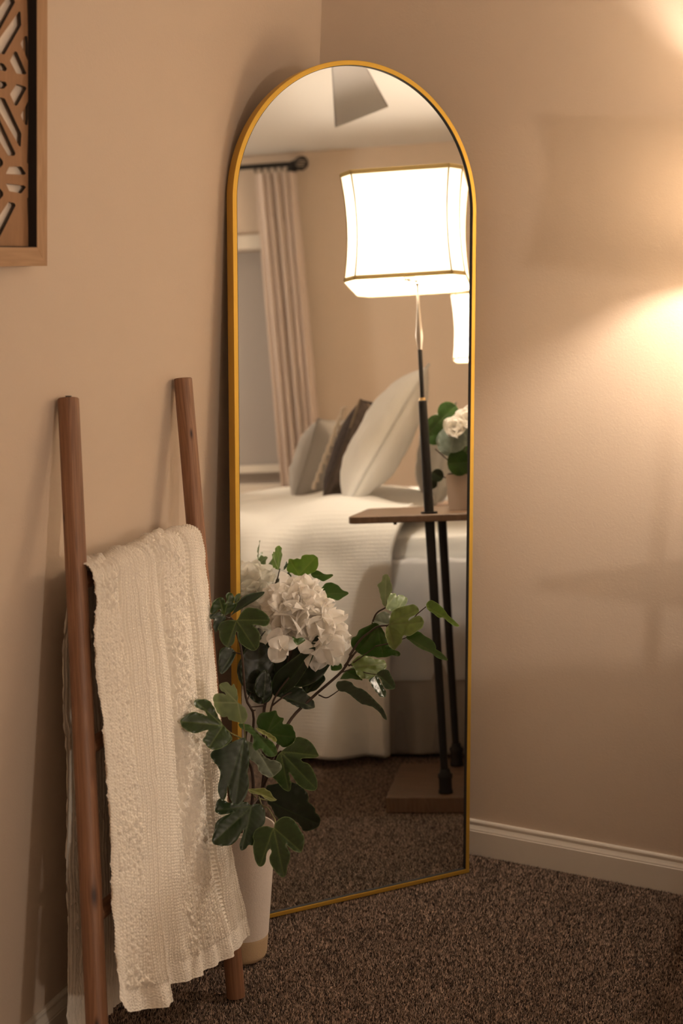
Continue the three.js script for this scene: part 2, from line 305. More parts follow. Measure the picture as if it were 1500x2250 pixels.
// ---------- framed wooden lattice on the left wall ----------
{
  const t = thing('wall_art', 'square-edged light wood frame with a geometric cut-out lattice on the left wall', 'wall art', [0, 1.284, 1.105]);
  // local axes: y up from the frame's lower edge, z away from the corner, x out of the wall
  const oak = woodTex([0.60, 0.46, 0.33], [0.74, 0.60, 0.46], [0.45, 0.32, 0.22], 23, 0, 128, 512, 4); oak.repeat.set(2.2, 1.2);
  const oakMat = mat([1, 1, 1], 0.6, { map: oak });
  const ply = woodTex([0.56, 0.41, 0.28], [0.65, 0.49, 0.35], [0.4, 0.26, 0.16], 29, 0, 128, 512, 3); ply.repeat.set(3, 2);
  const plyMat = mat([1, 1, 1], 0.65, { map: ply });
  const FW = 0.0265, WZ = 0.372, HY = 0.86, D = 0.030;
  const rail = (len, flip) => { const s = new THREE.Shape(); s.moveTo(0, 0); s.lineTo(len, 0); s.lineTo(len - FW, FW); s.lineTo(FW, FW); s.closePath(); return new THREE.ExtrudeGeometry(s, { depth: D - 0.0012, bevelEnabled: true, bevelThickness: 0.0006, bevelSize: 0.0004, bevelOffset: -0.0004, bevelSegments: 2 }); };
  // a rail lies along local z; build in (z, y) with x as the depth
  const toWall = (g) => { const p = g.attributes.position; for (let i = 0; i < p.count; i++) { const a = p.getX(i), b = p.getY(i), d = p.getZ(i); p.setXYZ(i, d, b, a); } const q = g.index ? g.toNonIndexed() : g, P = q.attributes.position, U = q.attributes.uv; for (let i = 0; i < P.count; i += 3) for (const A of [P, U]) { const s = A.itemSize, k = A.array; for (let c = 0; c < s; c++) { const x = k[(i + 1) * s + c]; k[(i + 1) * s + c] = k[(i + 2) * s + c]; k[(i + 2) * s + c] = x; } } q.computeVertexNormals(); return q; };
  const along = (g, axis) => { const p = g.attributes.position, uv = g.attributes.uv; for (let i = 0; i < p.count; i++) { const a = axis === 'z' ? p.getZ(i) : p.getY(i), b = axis === 'z' ? p.getY(i) : p.getZ(i); uv.setXY(i, b * 2 + p.getX(i) * 2, a); } return g; };
  const bottom = rail(WZ); part('frame_rail', along(toWall(bottom), 'z'), oakMat, t);
  const top = rail(WZ); top.rotateZ(Math.PI); top.translate(WZ, HY, 0); part('frame_rail', along(toWall(top), 'z'), oakMat, t);
  const near = rail(HY); near.rotateZ(Math.PI / 2); near.translate(WZ, 0, 0); part('frame_rail', along(toWall(near), 'y'), oakMat, t);
  const far = rail(HY); far.rotateZ(-Math.PI / 2); far.translate(0, HY, 0); part('frame_rail', along(toWall(far), 'y'), oakMat, t);
  // the lattice: cut-outs repeat by reflection in both directions (millimetres; a runs towards the corner, b up)
  const CUTS = [[0, 290, 6, 290, 16, 281, 16, 257, 10, 257, 1, 265, -11, 278], [-25, 266, -20, 266, 4, 240, 0, 238, -21, 237, -37, 252], [-61, 247, -52, 246, -44, 241, -47, 237, -61, 237],
    [-61, 201, -50, 201, -9, 157, -11, 139, -15, 140, -72, 191], [-68, 178, -24, 129, -27, 126, -42, 125, -68, 148], [8, 160, 16, 160, 15, 117, 5, 118], [-68, 125, -55, 117, -55, 112, -68, 104], [-40, 110, -10, 112, 2, 103, -2, 101, -48, 100]];
  const Y0 = 93.5, Y1 = 229.9, AX = -74, inner = [0.0255, WZ - 0.0255, 0.0255, HY - 0.0255];
  const s = new THREE.Shape(); s.moveTo(inner[0], inner[2]); s.lineTo(inner[1], inner[2]); s.lineTo(inner[1], inner[3]); s.lineTo(inner[0], inner[3]); s.closePath();
  const seen = [];
  const round = (raw) => { const pts = raw.filter((p, i) => { const q = raw[(i + 1) % raw.length]; return Math.hypot(p[0] - q[0], p[1] - q[1]) > 1e-5; }); const P = new THREE.Path(), n = pts.length; for (let i = 0; i < n; i++) { const a = pts[(i + n - 1) % n], b = pts[i], c = pts[(i + 1) % n], la = Math.hypot(a[0] - b[0], a[1] - b[1]), lc = Math.hypot(c[0] - b[0], c[1] - b[1]), r = Math.min(0.0016, la * 0.35, lc * 0.35); const p = [b[0] + (a[0] - b[0]) * r / la, b[1] + (a[1] - b[1]) * r / la], q = [b[0] + (c[0] - b[0]) * r / lc, b[1] + (c[1] - b[1]) * r / lc]; if (!i) P.moveTo(...p); else P.lineTo(...p); P.quadraticCurveTo(...b, ...q); } P.closePath(); return P; };
  for (const cut of CUTS) {
    const base = []; for (let i = 0; i < cut.length; i += 2) base.push([cut[i], cut[i + 1]]);
    const low = base.reduce((m, q) => m + q[1], 0) / base.length;
    const vars = [base];
    const per = 2 * (Y1 - Y0);
    for (let k = -1; k <= 3; k++) for (const fy of [0, 1]) for (let m = 0; m < 3; m++) {
      let q = base.map(([a, b]) => [a, fy ? 2 * Y1 - b : b]).map(([a, b]) => [a, b + k * per]);
      if (m === 1) q = q.map(([a, b]) => [2 * AX - a, b]); if (m === 2) q = q.map(([a, b]) => [a + 2 * AX - 8, b]);
      q = q.map(([a, b]) => [(35 - a) / 1000, (b + 26) / 1000]);            // to local z, y
      let lo = [9, 9], hi = [-9, -9]; for (const [a, b] of q) { lo = [Math.min(lo[0], a), Math.min(lo[1], b)]; hi = [Math.max(hi[0], a), Math.max(hi[1], b)]; }
      if (lo[0] < inner[0] + 0.002) q = q.map(([a, b]) => [Math.max(a, inner[0] + 0.0022), b]);
      if (hi[0] > inner[1] - 0.003 || lo[1] < inner[2] + 0.003 || hi[1] > inner[3] - 0.003 || lo[0] < inner[0] - 0.012) continue;
      const c = [(lo[0] + hi[0]) / 2, (lo[1] + hi[1]) / 2];
      if (seen.some((e) => lo[0] < e[2] + 0.0008 && hi[0] > e[0] - 0.0008 && lo[1] < e[3] + 0.0008 && hi[1] > e[1] - 0.0008 && Math.hypot(c[0] - (e[0] + e[2]) / 2, c[1] - (e[1] + e[3]) / 2) < 0.007)) continue;
      seen.push([...lo, ...hi]); s.holes.push(round(q));
    }
  }
  const lat = new THREE.ExtrudeGeometry(s, { depth: 0.0042, bevelEnabled: false, curveSegments: 2 }); lat.translate(0, 0, 0.0108);
  part('lattice_panel', along(toWall(lat), 'y'), [plyMat, mat([0.035, 0.022, 0.014], 0.9)], t, 'thin wooden panel cut into a pattern of slanting slots');
  const liner = mat([0.014, 0.009, 0.007], 0.9);  // near-black strips along the inner faces of all four rails
  for (const [w, h, z, y] of [[0.0012, HY - 2 * FW, FW + 0.0004, HY / 2], [0.0012, HY - 2 * FW, WZ - FW - 0.0004, HY / 2], [WZ - 2 * FW, 0.0012, WZ / 2, HY - FW - 0.0004], [WZ - 2 * FW, 0.0012, WZ / 2, FW + 0.0004]]) part('inner_liner', box(0.0135, h, w, 0.0218, y, z), liner, t, 'dark inner face of the frame');
  part('backing', box(0.003, HY - 0.05, WZ - 0.05, 0.0048, HY / 2, WZ / 2), mat([0.80, 0.70, 0.60], 0.8), t, 'pale backing sheet seen through the slots');
}

// ---------- vase ----------
{
  const t = thing('vase', 'tall off-white ceramic vase with a bare tan base beside the mirror', 'vase', [0.166, 0, 0.642]);
  const H = 0.264, R = (y) => 0.0462 + 0.0085 * Math.pow(y / H, 0.9);
  const spk = tex(512, 512, (u, v, x, y) => { const k = fbm(u * 120, v * 120, 91, 120, 120), d = h2(x >> 1, y >> 1, 93); return [0.93 + 0.05 * (k - 0.5) - (d > 0.985 ? 0.10 : 0), 0.89 + 0.05 * (k - 0.5) - (d > 0.985 ? 0.11 : 0), 0.85 + 0.05 * (k - 0.5) - (d > 0.985 ? 0.12 : 0)]; }, { srgb: true, rx: 2, ry: 2 });
  const grit = tex(256, 256, (u, v) => fbm(u * 60, v * 60, 95, 60, 60), { rx: 3, ry: 3 });
  const S = 0.052, pr = []; for (let i = 0; i <= 14; i++) { const y = mix(S, H - 0.004, i / 14); pr.push([R(y) + 0.0004, y]); }
  pr.push([R(H) + 0.0002, H - 0.0015], [R(H) - 0.0015, H], [R(H) - 0.0035, H - 0.0012]); for (let i = 0; i <= 10; i++) { const y = mix(H - 0.006, 0.02, i / 10); pr.push([R(y) - 0.0048, y]); } pr.push([0.0001, 0.018]);
  part('body', new THREE.LatheGeometry(pr.map(([x, y]) => new THREE.Vector2(x, y)), 96), mat([1, 1, 1], 0.62, { map: spk, bumpMap: grit, bumpScale: 0.00025 }), t);
  const pb = [[0.0001, 0.0015], [0.030, 0.0012]]; for (let i = 0; i <= 10; i++) { const a = Math.PI / 2 * i / 10; pb.push([R(0.012) - 0.014 + 0.014 * Math.sin(a), 0.0155 - 0.0145 * Math.cos(a)]); } for (let i = 1; i <= 6; i++) { const y = mix(0.0155, S, i / 6); pb.push([R(y), y]); } pb.push([R(S) - 0.003, S + 0.0002]);
  part('base_band', new THREE.LatheGeometry(pb.map(([x, y]) => new THREE.Vector2(x, y)), 96), mat([0.60, 0.44, 0.27], 0.7, { bumpMap: grit, bumpScale: 0.0005 }), t, 'unglazed tan lower band');
}

// ---------- leaves, branches, blossom ----------
const LEAVES=[
['F','fig',[0.178, 0.681, 0.736],[0.05, 0.59, 0.8],[0,1,6,14,15,25,33,26,49,20,58,10,57,1,51,-4,40,-3,32,-5,40,-10,48,-20,50,-36,47,-47,39,-49,28,-46,17,-40,11,-32,8,-22,5,-20,6,-33,4,-45,-4,-49,-13,-46,-22,-35,-26,-24,-30,-19,-28,-10,-19,-3,-9,-1]],
['F','fig',[0.145, 0.682, 0.717],[0.7, -0.09, 0.71],[-2,-1,-9,11,-17,6,-25,5,-25,15,-21,26,-14,31,-6,33,-1,29,2,21,4,26,2,35,7,40,14,38,18,29,17,21,21,21,23,16,17,7,8,2]],
['F','dark',[0.149, 0.677, 0.705],[0.13, 0.67, 0.73],[0,-2,6,9,8,25,15,37,24,46,38,54,53,58,48,47,40,35,29,25,19,16,10,8]],
['F','fig',[0.15, 0.692, 0.677],[0.47, 0.51, 0.73],[-2,2,-3,13,3,20,8,21,8,14,4,5]],
['F','dark',[0.149, 0.683, 0.726],[0.73, 0.43, 0.53],[0,1,3,-5,-7,-12,-15,-22,-20,-26,-24,-14,-20,-4,-27,-2,-26,5,-17,6,-8,8]],
['F','dark',[0.117, 0.582, 0.612],[0.61, 0.52, 0.6],[4,0,-10,10,-23,8,-31,-14,-29,-38,-17,-32,-3,-16]],
['H','dark',[0.148, 0.5, 0.581],[0.42, 0.65, 0.63],[0,-2,-13,4,-21,12,-26,23,-29,38,-27,55,-19,71,-6,87,6,83,16,67,23,50,17,26,10,8]],
['H','dark',[0.17, 0.486, 0.588],[0.64, 0.04, 0.77],[0,-2,-3,9,-11,13,-17,25,-15,43,-4,58,6,60,14,45,16,25,13,10,6,1]],
['H','dark',[0.187, 0.494, 0.566],[0.14, -0.14, 0.98],[-3,0,-9,18,-4,42,11,61,31,79,52,96,71,103,67,82,58,63,49,46,35,25,18,10,6,1]],
['H','dark',[0.234, 0.5, 0.534],[-0.06, 0.52, 0.85],[1,-3,-10,6,-16,19,-17,36,-16,55,-11,72,-4,82,6,82,17,75,23,62,25,51,18,54,8,47,2,39,6,36,18,40,26,37,30,31,26,18,18,6,8,1]],
['H','dark',[0.196, 0.497, 0.573],[0.39, 0.74, 0.54],[-3,0,5,-5,19,-16,30,-23,41,-26,47,-29,60,-25,65,-23,65,-12,61,-5,53,4,45,16,30,19,14,11]],
['H','dark',[0.182, 0.501, 0.56],[0.56, 0.49, 0.67],[0,-4,-20,19,-22,62,-7,92,17,104,41,85,51,49,33,15,13,-1]],
['H','dark',[0.203, 0.514, 0.535],[0.07, 0.42, 0.91],[1,-4,-18,24,-12,68,12,89,49,84,69,60,62,29,44,6,19,-6]],
['H','dark',[0.146, 0.48, 0.572],[0.53, 0.11, 0.84],[4,-4,-17,18,-28,61,-14,104,16,108,33,77,38,34,26,-1]],
['H','bright',[0.173, 0.699, 0.441],[0.13, -0.14, 0.98],[-24,7,-22,21,-20,31,-11,31,-3,35,3,33,6,40,14,43,30,43,36,38,38,24,33,12,20,4,9,-3,-5,-1,-14,3]],
['H','green',[0.195, 0.699, 0.432],[-0.08, 0.46, 0.88],[-2,4,8,11,17,10,25,7,43,9,39,2,33,-4,27,-8,16,-5,4,-3]],
['H','green',[0.219, 0.667, 0.442],[-0.03, 0.53, 0.84],[-3,-2,1,15,5,23,15,26,32,22,40,16,54,12,47,2,38,-7,25,-6,8,-5]],
['H','dark',[0.25, 0.603, 0.549],[0.13, 0.4, 0.91],[-3,-3,-2,3,6,14,11,10,22,5,10,2,3,-3]],
['H','green',[0.238, 0.611, 0.597],[0.39, 0.64, 0.67],[-9,16,-1,11,11,12,15,8,-2,-2]],
['R','green',[0.292, 0.55, 0.506],[-0.05, 0.57, 0.82],[-36,13,-17,23,-9,7,-2,6,1,-4,-18,-10,-23,0]],
['R','pale',[0.379, 0.681, 0.524],[-0.14, -0.0, 0.99],[-3,2,-10,15,-15,30,-19,40,-12,47,-12,56,-8,60,0,60,6,50,12,36,7,25,3,13,1,2]],
['R','pale',[0.382, 0.683, 0.533],[0.64, 0.39, 0.67],[0,0,3,7,5,18,11,29,16,26,25,25,26,11,26,0,17,-5,8,-7]],
['R','pale',[0.398, 0.68, 0.507],[0.54, 0.51, 0.67],[-2,0,-1,12,2,23,12,23,20,17,17,7,8,0]],
['R','grey',[0.376, 0.64, 0.493],[0.37, 0.68, 0.63],[-30,9,-22,20,-8,28,3,24,6,15,2,1,-13,-2,-23,-3]],
['R','lime',[0.394, 0.656, 0.548],[-0.06, 0.51, 0.86],[0,1,0,15,2,27,12,35,25,42,36,46,44,43,49,36,46,28,36,20,35,14,42,21,53,27,62,19,63,7,56,-2,43,-14,33,-15,32,-27,27,-36,22,-43,11,-38,3,-26,-2,-13,-2,-3]],
['R','green',[0.361, 0.637, 0.51],[0.2, -0.09, 0.97],[-4,10,-19,2,-34,-7,-40,-20,-48,-25,-49,-41,-41,-51,-29,-58,-10,-59,10,-60,29,-54,41,-55,43,-48,32,-42,22,-35,16,-19,11,-5]],
['R','bright',[0.46, 0.696, 0.537],[-0.27, 0.55, 0.79],[0,0,-1,7,2,13,13,13,26,9,40,2,50,-5,64,-11,78,-19,70,-21,55,-17,42,-12,34,-14,20,-9,9,-6]],
['R','green',[0.427, 0.636, 0.543],[-0.2, 0.52, 0.83],[0,0,7,8,13,14,24,15,36,10,51,6,62,-2,64,-8,74,-11,91,-22,72,-23,57,-17,39,-15,22,-10,10,-5]],
['R','lime',[0.328, 0.559, 0.523],[0.33, 0.69, 0.64],[-10,7,0,20,10,26,22,23,37,18,52,18,57,10,54,-1,45,-8,35,-14,27,-22,17,-24,7,-23,-1,-14,-4,-3]],
['R','glossy',[0.374, 0.558, 0.541],[-0.03, 0.72, 0.7],[-1,-1,7,9,17,12,28,1,41,-17,39,-22,28,-26,19,-21,10,-9]],
['R','glossy',[0.374, 0.556, 0.553],[0.44, 0.74, 0.51],[-13,-4,-4,0,5,2,9,-14,14,-31,12,-40,2,-40,-7,-27,-12,-14]],
['R','green',[0.304, 0.545, 0.514],[0.09, 0.77, 0.63],[-8,-17,-6,-9,0,1,16,11,21,-1,34,-13,20,-14,7,-16]],
['R','dark',[0.326, 0.539, 0.609],[-0.12, 0.67, 0.74],[0,0,-9,9,-9,16,3,20,17,21,28,14,46,12,62,5,78,-4,91,-11,101,-21,107,-31,98,-28,91,-22,74,-15,52,-14,38,-9,22,-2,11,0]],
['G','pale',[0.24, 0.578, 0.858],[0.04, -0.03, 1.0],[1,1,12,-5,17,-13,18,-22,13,-33,5,-37,-2,-34,-15,-32,-18,-27,-25,-30,-34,-26,-42,-16,-46,-4,-42,8,-29,12,-21,10,-25,14,-33,18,-35,25,-27,31,-18,32,-11,27,-9,32,-3,26,1,12]],
['G','fig',[0.216, 0.535, 0.862],[0.64, 0.53, 0.56],[1,1,-5,15,-9,31,-16,46,-28,50,-39,50,-42,42,-36,34,-27,29,-24,20,-33,25,-47,30,-62,25,-70,19,-69,9,-62,0,-50,-6,-35,-4,-27,-4,-33,-9,-33,-12,-40,-18,-37,-25,-30,-34,-20,-38,-8,-36,4,-30,11,-24,8,-13]],
['G','dark',[0.236, 0.501, 0.82],[0.5, 0.68, 0.53],[1,2,5,-13,3,-31,-2,-49,-6,-60,-6,-76,-13,-94,-25,-108,-34,-110,-39,-106,-42,-98,-42,-85,-42,-76,-48,-93,-54,-100,-59,-93,-60,-77,-54,-62,-52,-52,-54,-43,-59,-32,-62,-19,-53,-12,-40,-10,-17,-2]],
['G','green',[0.226, 0.471, 0.697],[0.09, -0.13, 0.99],[-17,10,-18,26,-11,37,2,41,16,44,20,35,30,31,29,22,43,22,49,13,52,-5,44,-18,33,-24,19,-18,14,-10,6,-1,-6,3]],
['G','green',[0.226, 0.508, 0.774],[0.09, 0.73, 0.67],[-20,1,-1,2,11,-6,25,-16,45,-23,55,-34,58,-43,51,-50,40,-49,28,-39,25,-40,21,-44,14,-37,13,-25,7,-16,-6,-10,-14,-7]],
['G','olive',[0.24, 0.508, 0.78],[0.0, 0.85, 0.52],[-1,1,10,0,22,-3,34,-7,43,-12,44,-18,33,-15,24,-11,8,-6]],
['G','fig',[0.257, 0.444, 0.706],[-0.09, 0.65, 0.75],[0,0,6,8,19,23,18,31,32,34,50,29,66,16,71,9,62,3,51,-1,43,-4,47,-8,61,-10,76,-23,86,-38,87,-47,83,-52,68,-54,51,-48,36,-36,30,-33,36,-43,42,-54,41,-64,31,-64,14,-54,0,-45,-3,-26]],
['G','grey',[0.227, 0.459, 0.748],[0.2, 0.75, 0.63],[-18,13,-8,10,5,0,18,-15,29,-20,44,-23,49,-33,41,-45,29,-52,10,-43,6,-32,-9,-21,-14,-5]],
['G','dark',[0.234, 0.346, 0.7],[0.06, -0.01, 1.0],[-4,27,7,32,20,36,44,39,58,34,68,26,74,17,74,9,85,-1,88,-11,95,-18,94,-36,82,-45,68,-49,58,-36,41,-27,24,-32,14,-25,7,-12,-2,-3,-3,11]],
['G','glossy',[0.26, 0.39, 0.834],[0.54, 0.65, 0.54],[0,2,-7,8,-16,10,-28,10,-36,11,-44,16,-50,21,-57,18,-62,8,-63,-1,-56,-6,-43,-7,-34,-6,-48,-9,-61,-14,-68,-21,-73,-35,-78,-48,-72,-55,-58,-59,-48,-59,-38,-54,-30,-45,-23,-37,-23,-41,-30,-54,-34,-63,-32,-70,-24,-69,-19,-64,-10,-65,-4,-53,6,-40,16,-32,21,-12,16,1,8,3]],
['G','fig',[0.311, 0.37, 0.856],[0.12, 0.63, 0.77],[0,0,-11,1,-24,-3,-31,-10,-32,-19,-29,-27,-29,-34,-25,-48,-20,-59,-13,-66,-6,-63,-3,-55,-4,-45,-2,-39,1,-36,4,-40,2,-50,4,-57,10,-65,16,-71,25,-77,30,-78,34,-73,34,-62,36,-51,36,-40,30,-31,25,-24,32,-29,42,-34,52,-34,55,-26,54,-9,46,1,37,12,28,19,17,21,9,17,2,8]],
['G','olive',[0.242, 0.408, 0.809],[-0.0, 0.87, 0.5],[-1,1,11,3,16,6,26,8,40,4,47,-3,55,-6,51,-11,39,-12,30,-8,21,-6,9,-7]]];
const STEMS={R:[[0.0038,[[0.184,0.261,0.666],[0.192,0.318,0.647],[0.219,0.452,0.58],[0.248,0.493,0.542],[0.299,0.549,0.515],[0.315,0.581,0.521]]],[0.0026,[[0.313,0.58,0.522],[0.333,0.614,0.521],[0.351,0.631,0.526],[0.37,0.647,0.537],[0.394,0.655,0.546]]],[0.0022,[[0.3,0.555,0.512],[0.318,0.582,0.508],[0.338,0.611,0.498],[0.354,0.66,0.505],[0.379,0.681,0.524]]],[0.0014,[[0.263,0.502,0.544],[0.286,0.507,0.567],[0.306,0.522,0.589],[0.325,0.539,0.607]]],[0.0014,[[0.394,0.654,0.546],[0.418,0.653,0.541],[0.436,0.671,0.53],[0.443,0.68,0.536],[0.459,0.696,0.536]]],[0.0014,[[0.309,0.557,0.514],[0.333,0.578,0.527],[0.349,0.592,0.528],[0.365,0.607,0.529]]],[0.0014,[[0.365,0.607,0.529],[0.397,0.619,0.531],[0.426,0.635,0.542]]],[0.0014,[[0.307,0.559,0.514],[0.318,0.559,0.516],[0.328,0.558,0.521]]],[0.0012,[[0.295,0.543,0.518],[0.319,0.553,0.517],[0.351,0.553,0.528],[0.373,0.557,0.54]]],[0.0014,[[0.391,0.652,0.548],[0.393,0.663,0.519],[0.397,0.679,0.505]]]],H:[[0.0036,[[0.19,0.257,0.653],[0.191,0.326,0.621],[0.166,0.479,0.569],[0.182,0.508,0.563],[0.197,0.55,0.542],[0.197,0.622,0.508]]],[0.0026,[[0.193,0.306,0.64],[0.185,0.48,0.583],[0.196,0.509,0.58],[0.214,0.537,0.574]]],[0.0013,[[0.171,0.477,0.579],[0.143,0.476,0.592],[0.139,0.487,0.59],[0.143,0.499,0.584],[0.148,0.5,0.581]]],[0.0018,[[0.185,0.48,0.583],[0.204,0.498,0.581],[0.213,0.502,0.553],[0.232,0.499,0.533]]],[0.0016,[[0.204,0.621,0.501],[0.202,0.664,0.455],[0.18,0.698,0.438]]],[0.0016,[[0.209,0.613,0.501],[0.212,0.648,0.456],[0.219,0.665,0.441]]]],F:[[0.003,[[0.174,0.265,0.68],[0.175,0.344,0.679],[0.18,0.483,0.654],[0.175,0.519,0.677],[0.171,0.624,0.7],[0.157,0.677,0.713]]],[0.0014,[[0.157,0.677,0.713],[0.17,0.678,0.729],[0.177,0.68,0.735]]],[0.0014,[[0.157,0.677,0.713],[0.153,0.679,0.72],[0.145,0.682,0.717]]],[0.0014,[[0.168,0.613,0.693],[0.146,0.591,0.642],[0.117,0.582,0.612]]],[0.0016,[[0.182,0.5,0.67],[0.191,0.501,0.677],[0.193,0.502,0.676]]]],G:[[0.0034,[[0.189,0.269,0.683],[0.198,0.356,0.687],[0.204,0.404,0.711],[0.206,0.43,0.734],[0.212,0.475,0.759],[0.215,0.494,0.762],[0.225,0.506,0.77]]],[0.0014,[[0.212,0.475,0.759],[0.209,0.492,0.789],[0.215,0.516,0.835],[0.216,0.534,0.86]]],[0.0014,[[0.212,0.475,0.759],[0.229,0.517,0.805],[0.24,0.556,0.843],[0.239,0.577,0.856]]],[0.003,[[0.191,0.265,0.673],[0.205,0.345,0.665],[0.221,0.381,0.678],[0.225,0.396,0.693],[0.238,0.427,0.698],[0.257,0.444,0.704]]],[0.0016,[[0.238,0.427,0.698],[0.229,0.447,0.693],[0.225,0.47,0.695]]],[0.0016,[[0.217,0.351,0.704],[0.239,0.354,0.741],[0.268,0.368,0.781],[0.296,0.375,0.824],[0.31,0.377,0.847],[0.312,0.37,0.856]]],[0.0018,[[0.192,0.295,0.682],[0.224,0.354,0.723],[0.245,0.376,0.787],[0.259,0.389,0.832]]],[0.0016,[[0.218,0.349,0.705],[0.225,0.347,0.703],[0.234,0.346,0.7]]],[0.0014,[[0.219,0.358,0.724],[0.231,0.384,0.766],[0.242,0.407,0.807]]],[0.0016,[[0.206,0.43,0.734],[0.214,0.484,0.79],[0.236,0.497,0.815]]],[0.0014,[[0.225,0.396,0.693],[0.226,0.433,0.723],[0.226,0.458,0.746]]]]};
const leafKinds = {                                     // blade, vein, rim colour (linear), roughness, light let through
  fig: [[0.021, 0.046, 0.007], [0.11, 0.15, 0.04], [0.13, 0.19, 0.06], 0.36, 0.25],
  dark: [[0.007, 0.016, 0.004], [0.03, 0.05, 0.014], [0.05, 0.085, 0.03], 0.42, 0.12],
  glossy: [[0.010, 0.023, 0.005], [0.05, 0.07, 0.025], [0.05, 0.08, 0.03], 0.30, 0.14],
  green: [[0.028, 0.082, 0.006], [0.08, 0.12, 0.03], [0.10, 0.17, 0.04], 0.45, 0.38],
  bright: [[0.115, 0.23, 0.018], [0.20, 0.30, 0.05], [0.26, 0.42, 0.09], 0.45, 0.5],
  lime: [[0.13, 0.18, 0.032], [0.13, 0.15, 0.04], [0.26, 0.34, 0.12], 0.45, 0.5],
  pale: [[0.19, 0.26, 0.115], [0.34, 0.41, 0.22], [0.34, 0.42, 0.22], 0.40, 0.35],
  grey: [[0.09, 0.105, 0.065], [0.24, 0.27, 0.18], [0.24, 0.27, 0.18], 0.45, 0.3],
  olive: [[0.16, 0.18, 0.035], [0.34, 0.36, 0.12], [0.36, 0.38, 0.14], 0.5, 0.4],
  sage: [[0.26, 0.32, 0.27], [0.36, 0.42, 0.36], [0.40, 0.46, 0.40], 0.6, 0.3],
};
const leafMats = {};
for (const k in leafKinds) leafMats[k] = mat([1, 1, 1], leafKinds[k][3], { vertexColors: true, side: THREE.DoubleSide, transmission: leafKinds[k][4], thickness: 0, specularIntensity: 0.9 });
const tess = new TessellateModifier(0.0021, 9);
function segDist(x, y, ax, ay, bx, by) { const dx = bx - ax, dy = by - ay, t = clamp(((x - ax) * dx + (y - ay) * dy) / (dx * dx + dy * dy + 1e-12)); return [Math.hypot(x - ax - t * dx, y - ay - t * dy), t, dx * (y - ay) - dy * (x - ax)]; }
// a leaf blade: an outline in millimetres round its base, veined, folded along its veins and bowed
function leafGeometry(flat, kind, bow = 1, up = 1) {
  const pts = []; for (let i = 0; i < flat.length; i += 2) pts.push(new THREE.Vector3(flat[i] / 1000, flat[i + 1] / 1000, 0));
  const loop = new THREE.CatmullRomCurve3(pts, true, 'centripetal'), n = Math.max(36, Math.round(loop.getLength() / 0.0028)), edge = loop.getSpacedPoints(n).slice(0, n);
  let size = 0; for (const e of edge) size = Math.max(size, Math.hypot(e.x, e.y));
  const R = edge.map((e) => Math.hypot(e.x, e.y)), tips = [];
  for (let i = 0; i < n; i++) { let top = R[i] > size * 0.38; for (let k = -5; k <= 5 && top; k++) if (R[(i + k + n) % n] > R[i] + 1e-9) top = false; if (top) tips.push([edge[i].x * 0.96, edge[i].y * 0.96, R[i]]); }
  if (!tips.length) tips.push([edge[0].x, edge[0].y, R[0]]);
  const [blade, vein, rim] = leafKinds[kind];
  let g = new THREE.ShapeGeometry(new THREE.Shape(edge.map((e) => new THREE.Vector2(e.x, e.y))));
  g.deleteAttribute('uv'); g.deleteAttribute('normal'); g = mergeVertices(tess.modify(g), 1e-6);
  const p = g.attributes.position, col = new Float32Array(p.count * 3), ph = rnd() * 50, bend = up * 0.10 * bow / Math.max(size, 0.02);
  for (let i = 0; i < p.count; i++) {
    const x = p.getX(i), y = p.getY(i);
    let d = 9, t = 0, sd = 1; for (const q of tips) { const r = segDist(x, y, 0, 0, q[0], q[1]); if (r[0] < d) [d, t, sd] = [r[0], r[1], r[2] > 0 ? 1 : -1]; }
    let e = 9; for (let k = 0; k < n; k++) { const a = edge[k], b = edge[(k + 1) % n], q = segDist(x, y, a.x, a.y, b.x, b.y)[0]; if (q < e) e = q; }
    const r = Math.hypot(x, y), side = Math.abs(Math.sin((t * size - 0.75 * d) * Math.PI / 0.0115)), sv = Math.pow(1 - side, 10);
    const z = up * (0.24 * d - 5.5 * d * d) + 0.00022 * (side - 0.5) * smooth(0.001, 0.004, d) - bend * r * r + 0.0012 * (vn(x * 90 + ph, y * 90, 7) - 0.5) + 0.0009 * smooth(0.004, 0, e) * Math.sin(ph + (x - y) * 420);
    p.setZ(i, z);
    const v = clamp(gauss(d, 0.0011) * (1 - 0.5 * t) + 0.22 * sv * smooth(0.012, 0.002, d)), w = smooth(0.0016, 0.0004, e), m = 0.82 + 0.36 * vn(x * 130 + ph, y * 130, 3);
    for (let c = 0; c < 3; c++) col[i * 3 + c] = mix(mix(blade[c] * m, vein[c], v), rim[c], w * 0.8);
  }
  g.setAttribute('color', new THREE.BufferAttribute(col, 3)); g.computeVertexNormals();
  return g;
}
const barkMat = mat([0.050, 0.030, 0.020], 0.75), stalkMat = mat([0.16, 0.15, 0.05], 0.6);
const PLANTS = {
  H: thing('hydrangea_stem', 'white hydrangea with dark leaves standing in the vase before the mirror', 'flower', [0, 0, 0]),
  F: thing('fig_spray', 'short fig-leaf spray left of the white blossom by the ladder', 'branch', [0, 0, 0]),
  R: thing('leafy_branch', 'long dark branch with light green leaves reaching right across the mirror', 'branch', [0, 0, 0]),
  G: thing('fig_branch', 'low branch of large fig leaves drooping over the rim of the vase', 'branch', [0, 0, 0]),
};
for (const k in PLANTS) {
  const at = V(STEMS[k][0][1][0]); PLANTS[k].position.copy(at);
  for (const [r, pts] of STEMS[k]) {
    const g = tube(pts, r, r * 0.62, 9), thin = r < 0.0017;
    const p = g.attributes.position; for (let i = 0; i < p.count; i++) p.setXYZ(i, p.getX(i) - at.x, p.getY(i) - at.y, p.getZ(i) - at.z);
    part(thin ? 'leaf_stalk' : 'stem', g, thin && k === 'G' ? stalkMat : barkMat, PLANTS[k]);
  }
}
